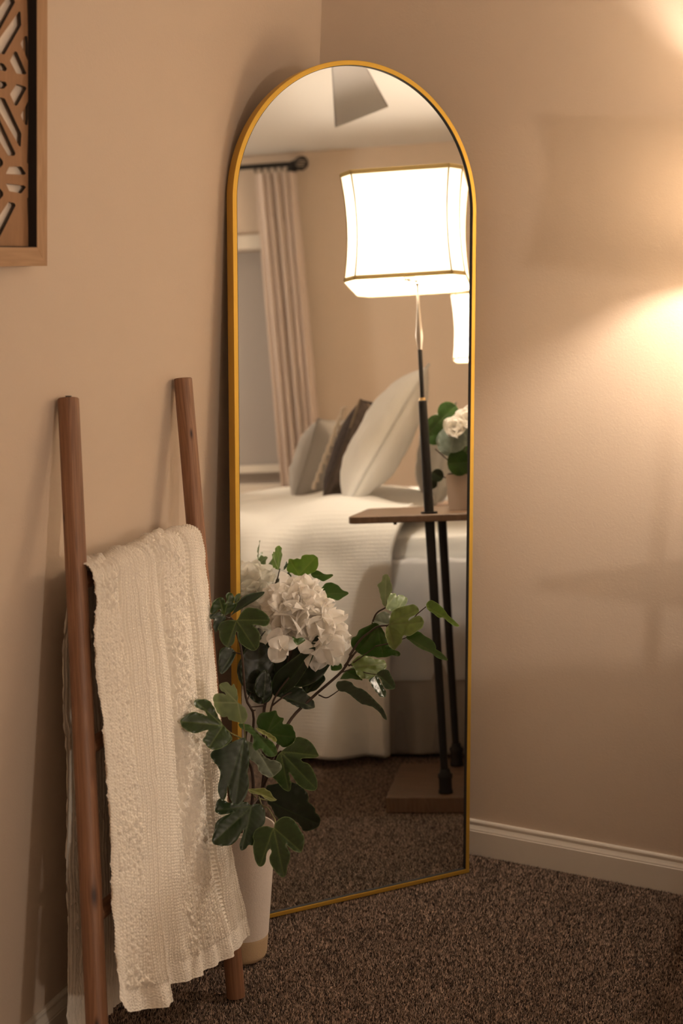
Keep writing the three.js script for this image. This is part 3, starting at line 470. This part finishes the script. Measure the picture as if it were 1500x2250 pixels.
for (const [k, kind, at, nrm, flat] of LEAVES) {
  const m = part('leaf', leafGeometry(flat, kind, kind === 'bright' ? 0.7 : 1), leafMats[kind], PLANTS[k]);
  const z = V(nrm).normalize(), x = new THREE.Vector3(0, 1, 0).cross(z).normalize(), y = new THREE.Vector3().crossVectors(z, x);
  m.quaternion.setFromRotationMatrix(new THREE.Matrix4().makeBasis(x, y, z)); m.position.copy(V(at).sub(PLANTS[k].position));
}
// petals: a cupped blade with a ruffled outer edge, base at the origin, leaning outwards along +y
function petalGeometry(s, ruffle, cup, ph, narrow = 1) {
  const g = grid(16, 14, (u, v) => {
    const a = (u - 0.5) * 2, w = (0.56 * Math.pow(Math.max(0, Math.sin(Math.PI * Math.pow(v, 0.70))), 0.5) + 0.09 * (1 - v)) * narrow, tip = v;
    const x = a * w * s, y = tip * s, z = cup * s * (v * v * 0.55 + 0.16 * a * a * v) + ruffle * s * v * v * (Math.sin(a * 4.2 + ph) * 0.13 + Math.sin(a * 7.5 + ph * 2) * 0.025) - 0.10 * s * Math.pow(v, 4) * (0.6 + 0.4 * Math.sin(ph * 3));
    return [x, y, z];
  });
  return g;
}
const petalMat = mat([0.94, 0.91, 0.86], 0.8, { side: THREE.DoubleSide, specularIntensity: 0.4, transmission: 0.55, thickness: 0 });
const petalKinds = [0, 1, 2, 3, 4, 5].map((i) => petalGeometry(1, 1.2, 0.5 + 0.14 * (i % 3), i * 1.7));
function placePetal(parent, at, normal, about, lean, s, mtl = petalMat) {
  const m = part('petal', petalKinds[Math.floor(rnd() * 6)], mtl, parent);
  const q = new THREE.Quaternion().setFromUnitVectors(new THREE.Vector3(0, 0, 1), normal.clone().normalize()).multiply(new THREE.Quaternion().setFromAxisAngle(new THREE.Vector3(0, 0, 1), about)).multiply(new THREE.Quaternion().setFromAxisAngle(new THREE.Vector3(1, 0, 0), lean));
  m.quaternion.copy(q); m.position.copy(at); m.scale.setScalar(s);
}
{
  const H = PLANTS.H, b = new THREE.Group(); b.name = 'blossom'; H.add(b); b.userData.label = 'big round head of ruffled white petals';
  const heads = [[[0.199, 0.652, 0.509], [0.047, 0.043, 0.046], 26], [[0.252, 0.610, 0.516], [0.030, 0.040, 0.030], 13]];
  for (const [c, rad, n] of heads) {
    const C = V(c).sub(H.position);
    const core = new THREE.SphereGeometry(1, 24, 16); core.scale(rad[0] * 0.4, rad[1] * 0.4, rad[2] * 0.4); core.translate(...C.toArray()); part('flower_core', core, petalMat, b);
    for (let i = 0; i < n; i++) {
      const y = 1 - 2 * (i + 0.5) / n, a = i * 2.39996 + rr(-0.2, 0.2), r = Math.sqrt(1 - y * y), d = new THREE.Vector3(r * Math.cos(a), y, r * Math.sin(a));
      const at = new THREE.Vector3(d.x * rad[0], d.y * rad[1], d.z * rad[2]).multiplyScalar(rr(0.66, 0.84)).add(C), nrm = d.clone().add(new THREE.Vector3(rr(-0.3, 0.3), rr(-0.3, 0.3), rr(-0.3, 0.3)));
      const k = 4 + Math.floor(rnd() * 2), s = rr(0.031, 0.040), off = rnd() * 6.28;
      for (let j = 0; j < k; j++) placePetal(b, at, nrm, off + j * 6.283 / k + rr(-0.15, 0.15), rr(0.10, 0.62), s * rr(0.85, 1.12));
    }
  }
  // petals that hang below the head
  const hang = [[0.196, 0.618, 0.590, 0.3, 0.032], [0.199, 0.600, 0.594, 1.0, 0.030], [0.203, 0.596, 0.594, -0.5, 0.030], [0.180, 0.624, 0.585, 0.8, 0.028], [0.215, 0.616, 0.575, -0.3, 0.030], [0.245, 0.606, 0.556, -0.6, 0.028]];
  for (const [x, y, z, a, s] of hang) placePetal(b, V([x, y, z]).sub(H.position), new THREE.Vector3(0.3, 0.2, 1), Math.PI + a, rr(0.1, 0.5), s);
}

// ---------- floor lamp with a tray table ----------
const shadeMat = mat([0.88, 0.80, 0.68], 1, { side: THREE.DoubleSide, transmission: 0.27, thickness: 0, specularIntensity: 0.2 });
const braidMat = mat([0.34, 0.26, 0.12], 0.8, { side: THREE.DoubleSide, transmission: 0.25, thickness: 0 });
const glowMat = mat([1, 1, 1], 0.5, { emissive: L(1, 0.78, 0.52), emissiveIntensity: 6 });
const blackMat = mat([0.012, 0.011, 0.011], 0.55, { metalness: 0.2 });
const walnut = woodTex([0.38, 0.285, 0.215], [0.54, 0.43, 0.34], [0.3, 0.2, 0.14], 37, 0, 256, 512, 3); walnut.repeat.set(2.4, 1.4);
const walnutMat = mat([1, 1, 1], 0.45, { map: walnut });
function shadeRing(hx, hz, cut, k, n = 15) {             // a rectangle with hollowed corners, as points round the axis
  const pts = [];
  for (let q = 0; q < 4; q++) {
    const sx = [1, -1, -1, 1][q], sz = [1, 1, -1, -1][q];
    for (let i = 0; i <= n; i++) { const a = Math.PI / 2 * i / n; let ex = hx - cut + cut * Math.cos(a), ez = hz - cut + cut * Math.sin(a); const mid = Math.sin(2 * a) * cut * 0.18; ex -= mid; ez -= mid; if (q % 2 === 0) pts.push([sx * ex * k, sz * ez * k]); else { const b = Math.PI / 2 - a; let fx = hx - cut + cut * Math.cos(b), fz = hz - cut + cut * Math.sin(b); fx -= mid; fz -= mid; pts.push([sx * fx * k, sz * fz * k]); } }
  }
  return pts;
}
function lampShade(parent, y0, y1, hx, hz, cut) {
  const base = (k) => shadeRing(hx, hz, cut, k), N = base(1).length;
  const flare = (t) => 1 - 0.075 * Math.pow(Math.sin(Math.PI * t), 0.9) + 0.012 * (t - 0.5);
  const around = (t, out, y) => { const r = base(flare(t) + out); return (u) => { const f = u * N, i = Math.floor(f) % N, w = f - Math.floor(f), a = r[i], b = r[(i + 1) % N]; return [mix(a[0], b[0], w), y, mix(a[1], b[1], w)]; }; };
  part('shade_panel', grid(N * 2, 24, (u, v) => around(v, 0, mix(y0, y1, v))(u), { closeU: true }), shadeMat, parent, 'off-white fabric panels with hollow corners');
  for (const [a, b] of [[y0 - 0.002, y0 + 0.009], [y1 - 0.009, y1 + 0.002]]) {
    const t = clamp(((a + b) / 2 - y0) / (y1 - y0));
    part('trim_band', grid(N * 2, 6, (u, v) => around(t, 0.010 + 0.014 * Math.sin(Math.PI * v), mix(a, b, v))(u), { closeU: true }), braidMat, parent, 'olive gold braid round the rim');
  }
  const ring = shadeRing(hx, hz, cut, 1), per = N / 4;
  for (let q = 0; q < 4; q++) for (const i of [0, per - 1]) { const P = ring[q * per + i]; part('seam', tube([0, 0.25, 0.5, 0.75, 1].map((t) => [P[0] * (flare(t) + 0.006), mix(y0, y1, t), P[1] * (flare(t) + 0.006)]), 0.0018, 0.0018, 6), braidMat, parent); }
}
{
  const t = thing('floor_lamp', 'black floor lamp with a tray table and a lit white shade, reflected in the mirror', 'lamp', [0.99, 0, 0.2]);
  const o = (x, y, z) => [x - 0.99, y, z - 0.2];
  const bx = new RoundedBoxGeometry(0.375, 0.040, 0.335, 3, 0.003); bx.translate(0.945 + 0.1875 - 0.99, 0.0205, 0.012 + 0.1675 - 0.2); part('base_board', metreUV(bx), walnutMat, t, 'square wooden base board');
  const p1 = [[0.99, 0.041, 0.198], [0.99, 1.036, 0.219]];
  part('pole', mergeGeometries([rod(o(...p1[0]), o(0.99, 0.74, 0.2128), 0.0095, 0.0125), rod(o(0.99, 0.735, 0.2127), o(...p1[1]), 0.0125, 0.0108)]), blackMat, t);
  part('pole', rod(o(1.29, 0.041, 0.191), o(1.285, 0.738, 0.207), 0.0095, 0.0125), blackMat, t);
  for (const [x, z] of [[0.99, 0.198], [1.29, 0.191]]) part('foot_collar', new THREE.LatheGeometry([[0.0001, 0], [0.0185, 0], [0.0185, 0.006], [0.0165, 0.010], [0.0165, 0.036], [0.019, 0.040], [0.019, 0.048], [0.014, 0.052], [0.012, 0.062], [0.0001, 0.062]].map(([a, b]) => new THREE.Vector2(a, b)), 32).translate(x - 0.99, 0.0405, z - 0.2), blackMat, t);
  const tp = new THREE.Shape(), w = 0.395, d = 0.40, r = 0.03; tp.moveTo(r, 0); tp.lineTo(w - r, 0); tp.quadraticCurveTo(w, 0, w, r); tp.lineTo(w, d - r); tp.quadraticCurveTo(w, d, w - r, d); tp.lineTo(r, d); tp.quadraticCurveTo(0, d, 0, d - r); tp.lineTo(0, r); tp.quadraticCurveTo(0, 0, r, 0);
  const tg = new THREE.ExtrudeGeometry(tp, { depth: 0.012, bevelEnabled: true, bevelThickness: 0.003, bevelSize: 0.003, bevelOffset: -0.003, bevelSegments: 3 }); tg.rotateX(Math.PI / 2); tg.translate(0.945 - 0.99, 0.749, 0.015 - 0.2);
  part('tabletop', metreUV(tg), walnutMat, t, 'thin brown wooden tray table with rounded corners');
  part('flange', new THREE.CylinderGeometry(0.021, 0.021, 0.005, 32).translate(0, 0.7545, 0.0128), blackMat, t);
  part('table_screw', new THREE.CylinderGeometry(0.005, 0.004, 0.007, 16).translate(0.0, 0.730, 0.10), blackMat, t);
  part('rod', rod(o(0.99, 1.036, 0.219), o(0.99, 1.165, 0.2205), 0.0055, 0.0055, 20), blackMat, t);
  part('ring', new THREE.CylinderGeometry(0.0072, 0.0085, 0.007, 24).translate(0, 1.0395, 0.019), mat([0.6, 0.42, 0.2], 0.35, { metalness: 0.9 }), t);
  const neck = [[0.0055, 0], [0.0072, 0.012], [0.0092, 0.026], [0.0098, 0.036], [0.0080, 0.052], [0.0062, 0.075], [0.0042, 0.105], [0.0030, 0.135], [0.0032, 0.158], [0.0060, 0.162], [0.0060, 0.170], [0.0001, 0.172]];
  part('neck', new THREE.LatheGeometry(neck.map(([a, b]) => new THREE.Vector2(a, b)), 32).translate(0, 1.163, 0.0205), mat([0.75, 0.72, 0.70], 0.22, { metalness: 1 }), t, 'polished tapering metal neck');
  part('shade_spider', mergeGeometries([rod([-0.118, 1.337, 0.045], [0.118, 1.337, 0.045], 0.0018, 0.0018, 8), rod([0, 1.337, -0.078], [0, 1.337, 0.165], 0.0018, 0.0018, 8), new THREE.CylinderGeometry(0.014, 0.014, 0.006, 24).translate(0, 1.337, 0.03)]), mat([0.6, 0.55, 0.5], 0.4, { metalness: 0.8 }), t);
  part('socket', new THREE.CylinderGeometry(0.012, 0.014, 0.06, 24).translate(0, 1.369, 0.04), mat([0.5, 0.45, 0.35], 0.5, { metalness: 0.5 }), t);
  const bulb = new THREE.SphereGeometry(0.031, 24, 18); bulb.scale(1, 1.15, 1); bulb.translate(0, 1.438, 0.045); part('bulb', bulb, glowMat, t, 'glowing bulb');
  const sh = new THREE.Group(); sh.name = 'lamp_shade'; sh.position.set(0, 0, 0.040); sh.rotation.z = -0.06; sh.position.x = -1.456 * Math.sin(0.06); sh.position.y = 1.456 * (1 - Math.cos(0.06)); t.add(sh); sh.userData.label = 'white box shade with cut corners and gold braid';
  lampShade(sh, 1.322, 1.584, 0.140, 0.147, 0.030);
}
// ---------- small plant on the tray table ----------
{
  const at = [1.135, 0.7525, 0.140], t = thing('potted_flowers', 'square taupe pot of white flowers and round sage leaves on the tray table', 'plant', at);
  const potG = new THREE.CylinderGeometry(0.053, 0.047, 0.092, 4, 6, false); potG.rotateY(Math.PI / 4); potG.scale(0.98, 1, 0.98); potG.translate(0, 0.046, 0);
  part('pot', potG.toNonIndexed(), mat([0.42, 0.34, 0.29], 0.8), t, 'square tapered taupe pot'); t.children.at(-1).geometry.computeVertexNormals();
  part('soil', box(0.066, 0.004, 0.066, 0, 0.0925, 0), mat([0.05, 0.035, 0.025], 1), t);
  const stems = [[0.0, 0.26, 0.0], [0.02, 0.19, 0.075], [-0.05, 0.16, 0.06], [0.03, 0.215, 0.07], [-0.02, 0.10, 0.075], [0.05, 0.24, -0.04], [-0.05, 0.20, -0.05]];
  for (const [x, y, z] of stems) part('stem', tube([[0, 0.09, 0], [x * 0.4, y * 0.6 + 0.02, z * 0.3], [x, y, z]], 0.0022, 0.0014, 7), barkMat, t);
  const disc = (r) => { const a = []; for (let i = 0; i < 14; i++) { const q = 6.283 * i / 14; a.push(Math.round((Math.cos(q) * r) * 1000), Math.round((Math.sin(q) * r * 0.92 + r * 0.9) * 1000)); } return a; };
  const lf = [[-0.03, 0.205, 0.075, 0.027, 'green', 0.6], [-0.02, 0.185, 0.088, 0.029, 'green', 1.4], [-0.01, 0.235, 0.045, 0.029, 'green', 0.3], [-0.03, 0.165, 0.055, 0.037, 'sage', 1.2], [-0.05, 0.150, 0.02, 0.038, 'sage', 0.4], [-0.04, 0.12, 0.03, 0.034, 'green', 1.9], [-0.055, 0.165, -0.02, 0.036, 'sage', -0.5], [-0.03, 0.11, -0.01, 0.032, 'dark', 2.4], [-0.02, 0.10, 0.072, 0.018, 'dark', 2.2], [-0.01, 0.085, 0.083, 0.017, 'dark', 2.8], [0.03, 0.21, -0.04, 0.032, 'sage', -0.9], [0.04, 0.16, 0.03, 0.034, 'green', 1.0]];
  for (const [x, y, z, r, kd, a] of lf) { const m = part('leaf', leafGeometry(disc(r), kd, 0.8), leafMats[kd], t); m.position.set(x, y, z); m.rotation.set(rr(-0.4, 0.3), -Math.PI / 2 + rr(-0.5, 0.5), 0); m.rotateZ(a + rr(-0.2, 0.2)); }
  const fl = new THREE.Group(); fl.name = 'flower'; t.add(fl); fl.userData.label = 'white open flower';
  for (const [x, y, z] of [[-0.045, 0.228, -0.028], [-0.055, 0.208, 0.002]]) for (let j = 0; j < 12; j++) placePetal(fl, V([x, y, z]), new THREE.Vector3(-1, 0.5, 0.3), j * 2.4, 0.35 + 0.05 * j, 0.042 - 0.0012 * j);
}

// ---------- bed ----------
const weave = tex(512, 512, (u, v) => 0.5 + 0.28 * Math.sin(v * 6.2832 * 40) * (0.3 + 0.7 * vn(u * 30, v * 40, 97, 30, 40)) + 0.3 * (fbm(u * 60, v * 60, 99, 60, 60) - 0.5), { rx: 4, ry: 4 });
const linen = (c, o = {}) => mat(c, 0.9, { bumpMap: weave, bumpScale: 0.0008, ...o });
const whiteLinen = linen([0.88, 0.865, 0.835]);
{
  const t = thing('bed', 'bed with white sheet behind the lamp, seen in the mirror', 'bed', [1.5, 0, 0.03]);
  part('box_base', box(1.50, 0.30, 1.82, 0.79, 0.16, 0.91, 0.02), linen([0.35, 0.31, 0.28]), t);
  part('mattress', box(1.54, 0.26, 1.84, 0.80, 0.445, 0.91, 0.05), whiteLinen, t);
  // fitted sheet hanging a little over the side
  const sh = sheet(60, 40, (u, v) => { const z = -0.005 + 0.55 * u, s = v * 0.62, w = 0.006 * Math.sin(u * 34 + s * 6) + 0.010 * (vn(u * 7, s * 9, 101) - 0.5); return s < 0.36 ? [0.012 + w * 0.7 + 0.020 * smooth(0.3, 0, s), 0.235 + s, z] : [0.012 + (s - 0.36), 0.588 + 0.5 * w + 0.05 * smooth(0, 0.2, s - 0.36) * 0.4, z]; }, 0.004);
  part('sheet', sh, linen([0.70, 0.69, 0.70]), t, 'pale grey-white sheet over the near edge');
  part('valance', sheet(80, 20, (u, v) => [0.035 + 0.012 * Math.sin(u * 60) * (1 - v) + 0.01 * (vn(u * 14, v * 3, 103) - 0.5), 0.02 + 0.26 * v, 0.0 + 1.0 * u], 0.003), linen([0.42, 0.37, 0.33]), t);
  part('topper', box(1.52, 0.09, 0.62, 0.80, 0.615, 0.30, 0.035), whiteLinen, t);
}
{
  // comforter: from the far side over the bed and down to the carpet on the near side
  const g = sheet(150, 170, (u, v) => {
    const s = v * 2.17, top = 1.42, z0 = 0.36, z1 = 1.86, z = mix(z0, z1, u);
    const fall = s - top, puff = 0.020 * (fbm(u * 9, s * 5, 107) - 0.5) + 0.024 * Math.sin(z * 17 + 1.8 * Math.sin(s * 3.2)) * smooth(1.2, 1.7, s) + 0.012 * Math.sin(z * 9 + s * 7) + 0.05 * smooth(1.35, 1.75, s) * (gauss(z - 0.62 - 0.25 * (s - 1.5), 0.05) - gauss(z - 0.75 - 0.32 * (s - 1.5), 0.05) + 0.7 * gauss(z - 0.95 - 0.12 * (s - 1.6), 0.06));
    let x, y;
    if (fall < 0) { x = 1.535 - fall; y = 0.735 + puff + 0.030 * (fbm(u * 6, s * 4, 109) - 0.5); }
    else { const R = 0.085, a = Math.min(fall / R, Math.PI / 2), rest = Math.max(0, fall - R * Math.PI / 2); x = 1.535 - R * Math.sin(a) + 0.010 * rest + puff * smooth(0, 0.2, fall); y = 0.735 - R + R * Math.cos(a) - rest + puff * (1 - smooth(0, 0.12, fall)); x += 0.16 * smooth(0.50, 1.1, z) * smooth(0.25, 0.7, fall) - 0.025 * gauss(z - 0.44, 0.12) * smooth(0.2, 0.6, fall) + 0.018 * Math.sin(z * 33) * smooth(0.3, 0.7, fall); }
    const edge = smooth(0.12, 0, u); y -= fall < 0 ? 0.018 * edge : 0;
    return [x, Math.max(y, 0.012 + 0.008 * vn(z * 20, 3, 111)), z + 0.05 * Math.max(0, (0.72 - y)) * (1 - u) - 0.05 * smooth(1.6, 1.42, s) * (1 - u)];
  }, 0.022);
  scaleUV(g, 1.0, 1.3);
  solo('comforter', g, linen([0.88, 0.86, 0.825]), 'white crinkled comforter hanging to the carpet, seen in the mirror', 'comforter');
}
function pillowGeometry(w, h, d, s = 1, wrinkle = 0.01, n = 44) {
  const side = (k) => grid(n, n, (u, v) => {
    const a = (k > 0 ? u : 1 - u) * 2 - 1, b = v * 2 - 1, prof = Math.pow(Math.max(0, (1 - Math.pow(Math.abs(a), 2.4)) * (1 - Math.pow(Math.abs(b), 2.4))), 0.66);
    const x = a * w / 2 * (1 - 0.055 * (1 - b * b)), y = b * h / 2 * (1 - 0.055 * (1 - a * a));
    return [x, y, k * (d / 2) * prof + wrinkle * prof * (fbm(a * 3 + s * 9, b * 3, 113 + s) - 0.5) + 0.012 * wrinkle * Math.sin(a * 30) * prof];
  });
  return mergeGeometries([side(1), side(-1)]);
}
function pillowEdge(w, h, r) { const q = [], n = 16; for (const [c, dx, dy] of [[[-1, -1], 1, 0], [[1, -1], 0, 1], [[1, 1], -1, 0], [[-1, 1], 0, -1]]) for (let i = 0; i < n; i++) { const a = c[0] + dx * 2 * i / n, b = c[1] + dy * 2 * i / n; q.push(new THREE.Vector3(a * w / 2 * (1 - 0.055 * (1 - b * b)), b * h / 2 * (1 - 0.055 * (1 - a * a)), 0)); } return new THREE.TubeGeometry(new THREE.CatmullRomCurve3(q, true), 160, r, 7, true); }
function pillow(label, at, rot, [w, h, d], m, s) {
  const t = thing('pillow', label, 'pillow', at); t.rotation.order = 'YXZ'; t.rotation.set(...rot);
  part('cover', scaleUV(pillowGeometry(w, h, d, s, 0.028), 0.6, 0.6), m, t); part('piping', pillowEdge(w, h, 0.0042), m, t);
}
pillow('plump white square pillow with a seam down its side, leaning nearest in the mirror', [1.86, 0.945, 0.425], [-0.57, -0.14, 0], [0.50, 0.50, 0.165], whiteLinen, 1);
pillow('smaller white ribbed pillow right behind the black lamp pole', [2.48, 0.875, 0.300], [-0.25, -0.12, 0], [0.50, 0.36, 0.17], linen([0.86, 0.84, 0.80]), 2);
const stripe = tex(512, 128, (u, v) => { const k = u * 9, f = k - Math.floor(k), j = Math.floor(k) % 3, b = 0.85 + 0.3 * fbm(u * 90, v * 30, 117, 90, 30); return (j === 0 && f < 0.8 ? [0.35, 0.31, 0.30] : j === 1 && f < 0.55 ? [0.74, 0.66, 0.57] : [0.52, 0.46, 0.42]).map((e) => e * b); }, { srgb: true });
const knitMat = mat([1, 1, 1], 0.95, { map: stripe, bumpMap: weave, bumpScale: 0.003 });
{
  const t = thing('pillow', 'grey and tan striped knit pillow between the white and the plain grey pillows', 'pillow', [2.27, 0.905, 0.560]); t.rotation.order = 'YXZ'; t.rotation.set(-0.42, 0.15, 0);
  part('cover', pillowGeometry(0.46, 0.36, 0.16, 3, 0.03), knitMat, t); part('piping', pillowEdge(0.46, 0.36, 0.004), knitMat, t);
  for (let i = 0; i < 9; i++) { const y = -0.13 + i * 0.033; part('tassel', tube([[-0.15, y, 0.055], [-0.152, y - 0.008, 0.066], [-0.15 + rr(-0.004, 0.004), y - 0.034, 0.062]], 0.005, 0.008, 7), mat([0.72, 0.63, 0.53], 0.95), t); }
}
pillow('plain grey pillow farthest left on the bed, seen in the mirror', [2.76, 0.865, 0.775], [-0.35, 0.12, 0], [0.46, 0.33, 0.20], linen([0.46, 0.43, 0.40]), 4);
pillow('dark grey pillow standing against the wall behind the white ones', [2.80, 0.925, 0.18], [-0.20, -0.12, 0], [0.30, 0.44, 0.14], linen([0.22, 0.20, 0.205]), 5);

// ---------- bedside table and lamp across the bed ----------
{
  const t = thing('nightstand', 'plain wooden nightstand on the far side of the bed', 'nightstand', [3.42, 0, 0.22]);
  part('carcass', metreUV(box(0.46, 0.60, 0.38, 0, 0.34, 0, 0.006)), walnutMat, t); part('top', metreUV(box(0.49, 0.025, 0.40, 0, 0.6525, 0, 0.005)), walnutMat, t);
  for (const x of [-0.19, 0.19]) for (const z of [-0.15, 0.15]) part('leg', box(0.035, 0.045, 0.035, x, 0.0225, z), walnutMat, t);
  const d = part('drawer', metreUV(box(0.40, 0.18, 0.012, 0, 0.52, 0.195, 0.003)), walnutMat, t); part('knob', new THREE.SphereGeometry(0.012, 16, 12).translate(0, 0.52, 0.212), blackMat, d);
  const l = thing('table_lamp', 'second lit lamp at the right edge of the mirror, across the bed', 'lamp', [3.42, 0.665, 0.17]);
  part('lamp_base', new THREE.LatheGeometry([[0.0001, 0], [0.07, 0], [0.07, 0.015], [0.03, 0.03], [0.045, 0.10], [0.065, 0.22], [0.05, 0.34], [0.018, 0.42], [0.012, 0.50], [0.0001, 0.50]].map(([a, b]) => new THREE.Vector2(a, b)), 40), mat([0.5, 0.45, 0.4], 0.5), l);
  part('socket', new THREE.CylinderGeometry(0.012, 0.014, 0.16, 20).translate(0, 0.575, 0), mat([0.5, 0.45, 0.35], 0.5), l);
  const b = new THREE.SphereGeometry(0.031, 20, 14); b.translate(0, 0.705, 0); part('bulb', b, glowMat, l);
  const sh = new THREE.Group(); sh.name = 'lamp_shade'; l.add(sh); lampShade(sh, 0.585, 0.855, 0.13, 0.135, 0.022);
}

// ---------- globe lamp across the room, behind the viewer ----------
{
  const t = thing('globe_lamp', 'slim floor lamp with a white glass globe across the room behind the viewer', 'lamp', [3.9, 0, 3.3]);
  part('base_disc', new THREE.CylinderGeometry(0.13, 0.14, 0.02, 48).translate(0, 0.011, 0), blackMat, t);
  part('pole', rod([0, 0.02, 0], [0, 1.43, 0], 0.011), blackMat, t);
  part('holder', new THREE.CylinderGeometry(0.05, 0.03, 0.03, 32).translate(0, 1.435, 0), blackMat, t);
  part('lamp_globe', new THREE.SphereGeometry(0.10, 40, 28).translate(0, 1.545, 0), mat([0.9, 0.88, 0.84], 0.4, { emissive: L(1, 0.78, 0.55), emissiveIntensity: 2.5 }), t, 'glowing white globe');
}

// ---------- curtain, rod ----------
{
  const cm = mat([0.68, 0.57, 0.50], 0.95, { transmission: 0.12, thickness: 0, side: THREE.DoubleSide, bumpMap: weave, bumpScale: 0.0008 });
  const t = thing('curtain', 'pleated pinkish beige curtain beside the window, seen in the mirror', 'curtain', [RX - 0.10, 0, 1.25]);
  const g = sheet(140, 60, (u, v) => { const y = mix(0.03, 2.325, v), lean = 0.105 * (y / 2.3 - 1), k = 5.5, a = u * k * 6.2832 + 0.7 * Math.sin(y * 1.3), w = mix(0.026, 0.018, v); return [w * Math.sin(a) + 0.008 * Math.sin(2.3 * a + y), y, mix(-0.068, 0.145, u) + lean + 0.009 * Math.sin(a * 2)]; }, 0.002);
  part('panel', g, cm, t);
  const r = thing('curtain_rod', 'black curtain rod with a round cage finial under the ceiling', 'curtain rod', [RX - 0.10, 2.365, 1.20]);
  part('rod', rod([0, 0, 0], [0, 0, 1.75], 0.0125), blackMat, r);
  const fin = new THREE.Group(); fin.name = 'finial'; r.add(fin); fin.position.set(0, 0, -0.046);
  for (let i = 0; i < 4; i++) { const g = new THREE.TorusGeometry(0.034, 0.0040, 8, 40); g.rotateX(0); g.rotateY(Math.PI / 2); g.rotateZ(i * Math.PI / 4); part('cage_hoop', g, blackMat, fin); }
  part('collar', rod([0, 0, 0.029], [0, 0, 0.049], 0.018), blackMat, fin);
  for (const z of [0.02, 1.70]) part('bracket', mergeGeometries([rod([0, -0.012, z], [0.098, -0.012, z], 0.007), new THREE.CylinderGeometry(0.028, 0.028, 0.008, 24).rotateZ(Math.PI / 2).translate(0.095, -0.012, z)]), blackMat, r);
  for (let i = 0; i < 6; i++) { const g = new THREE.TorusGeometry(0.021, 0.003, 8, 28); g.translate(0, -0.010, 0.006 + 0.035 * i + (i ? 0.015 : 0)); part('ring', g, blackMat, r); }
}

// ---------- ceiling fan: one blade shows at the top of the mirror ----------
{
  const fm = mat([0.29, 0.27, 0.265], 0.6), t = thing('ceiling_fan', 'ceiling fan whose grey blade crosses the top of the mirror', 'fan', [1.02, 1.95, 0.395]);
  part('downrod', rod([0, 0.06, 0], [0, 0.488, 0], 0.012), fm, t);
  part('canopy', new THREE.LatheGeometry([[0.0001, 0.44], [0.03, 0.44], [0.065, 0.475], [0.068, 0.489], [0.0001, 0.489]].map(([a, b]) => new THREE.Vector2(a, b)), 40), fm, t);
  part('motor', new THREE.LatheGeometry([[0.0001, -0.05], [0.06, -0.05], [0.09, -0.03], [0.095, 0.03], [0.06, 0.06], [0.0001, 0.065]].map(([a, b]) => new THREE.Vector2(a, b)), 48), fm, t);
  for (const k of [0, 1]) {
    const r0 = 0.085, r1 = 0.875, w0 = 0.060, w1 = 0.172;
    const g = sheet(20, 40, (u, v) => { const a = (u - 0.5), x = mix(r0, r1, v), w = mix(w0, w1, v); return [x + 0.06 * a * v, -a * w * 0.24, a * w]; }, 0.006);
    const m = part('blade', g, fm, t); m.rotation.y = k * Math.PI - 0.077;
  }
}
renderer.render(scene, camera);
